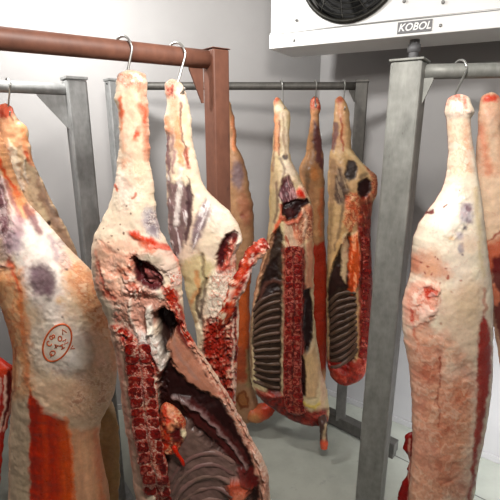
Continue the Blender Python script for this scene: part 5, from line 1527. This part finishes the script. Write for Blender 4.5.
r_f += [raw([(404, 282), (436, 282), (440, 300), (428, 326), (410, 330)], RAWP[1:], .4, .006, 4, 6),
        raw([(406, 340), (446, 330), (478, 372), (474, 430), (460, 560), (404, 560), (412, 420)], [(190, 110, 86), (222, 158, 130), (208, 130, 102), (236, 190, 164), (214, 148, 120)], .55, .003, 7, 8),
        raw([(448, 96), (466, 96), (468, 112), (460, 118), (448, 112)], [(214, 70, 56), (240, 190, 168), (250, 238, 222), (236, 170, 146)], .4, .002, 3, 4),
        raw([(450, 118), (468, 118), (472, 176), (448, 176)], [(236, 196, 160), (240, 214, 188), (222, 170, 136), (246, 230, 210)], .5, 0, 4, 7)]
slab('body', R, Yr, r_rows, (242, 226, 204), r_f, 600, lump=0.0022, Tf=0.105, Tb=0.05, step=0.75, edge=0.5, mottle=0.055, pw=2.4, back=(150, 60, 52))
slab('brisket_flap', R, Yr + 0.045, [(432, 408, 416), (438, 404.5, 420), (448, 403.5, 422), (452, 405.5, 424), (462, 409, 424), (474, 407, 424), (486, 401, 424), (500, 398, 424), (520, 400, 424), (535, 408, 420)], (136, 34, 32),
     [line([(410, 440), (409, 500)], 1.2, (220, 170, 150), .7, 0, 1)], 640, Tf=0.02, Tb=0.018, edge=1.2)

# carcass behind it, at the right edge
Yr2 = 1.43
R2 = carcass(500, Yr2, 'pinkish carcass cut off by the right edge, hanging behind the pale creamy one')
slab('body', R2, Yr2, [(92, 486, 497), (97, 482, 499), (106, 480, 501), (116, 479, 501), (130, 478.5, 500), (150, 477, 503), (165, 476, 513), (180, 477, 520), (200, 478, 532), (225, 479, 540), (250, 480, 545), (275, 482, 545), (292, 487, 544), (305, 491, 542), (325, 494, 538), (350, 498, 536), (400, 506, 534), (470, 512, 530), (500, 514, 524)],
     (232, 190, 160), [
    blob(490, 98, 8, 4, 0, (214, 60, 50), .85, 0, 2.5), line([(482, 128), (485, 155), (490, 176)], 3.5, (212, 120, 92), .6, 0, 4), line([(492, 120), (494, 160)], 3, (238, 206, 180), .7, 0, 3),
    blob(480, 190, 1.2, 1, 0, (90, 26, 26), .9, 0, .6), poly([(478, 176), (506, 176), (512, 230), (494, 236), (480, 244)], (236, 206, 176), .9, 0, 4),
    line([(482, 246), (490, 240), (502, 232)], 1.2, (150, 52, 42), .85, 0, 1), poly([(480, 248), (506, 236), (508, 262), (500, 272), (484, 274)], (204, 104, 78), .9, 0, 3),
    blob(490, 242, 5, 2.5, 0, (226, 160, 130), .7), poly([(492, 258), (512, 252), (520, 330), (500, 344), (492, 310)], (92, 28, 34), .93, 0, 3), poly([(486, 285), (494, 284), (500, 296), (496, 306), (488, 304)], (226, 140, 110), .9, .004, 2)],
     660, Tf=0.045, Tb=0.05, step=0.8, edge=0.5)

# ================================================================== hooks
def hang(ra, rb, rr, railpx, meat, label, twist):
    pr = rail_at(ra, rb, railpx)
    mx_, my_, mY = meat
    hook(pr, rr, PV(mx_, my_, mY), label, twist)


hang(rail_B0, rail_B1, 0.0255, 123, (126, 80, Yb), 'steel hook on the brown rail carrying the large centre carcass', -35)
hang(rail_B0, rail_B1, 0.0255, 176, (177, 86, Yd - .01), 'steel hook on the brown rail nearest its post', -35)
hang(rail_L0, rail_L1, 0.0215, 8, (8, 110, Ya2), 'steel hook on the galvanised rail at the far left', -50)
hang(rail_R0, rail_R1, 0.0215, 459, (451, 103, Yr - 0.006), 'thin pale hook on the foreground galvanised rail at the right', -74)
bl, br_ = Vector((qa.x, Y4, z4)), Vector((qb.x, Y4, z4))
hang(bl, br_, 0.0195, 281, (283, 106, Yf), 'leftmost of the three small hooks on the back rail right of the brown post', -80)
hang(bl, br_, 0.0195, 315, (315, 103, Yg - .02), 'middle of the three small hooks on the back rail right of the brown post', -80)
hang(bl, br_, 0.0195, 343, (343, 106, Yh - 0.012), 'small hook on the back rail nearest its right post', -80)
hang(rail_L0, rail_L1, 0.0215, -28, (-24, 108, Ya - 0.01), 'steel hook carrying the stamped carcass', -50)
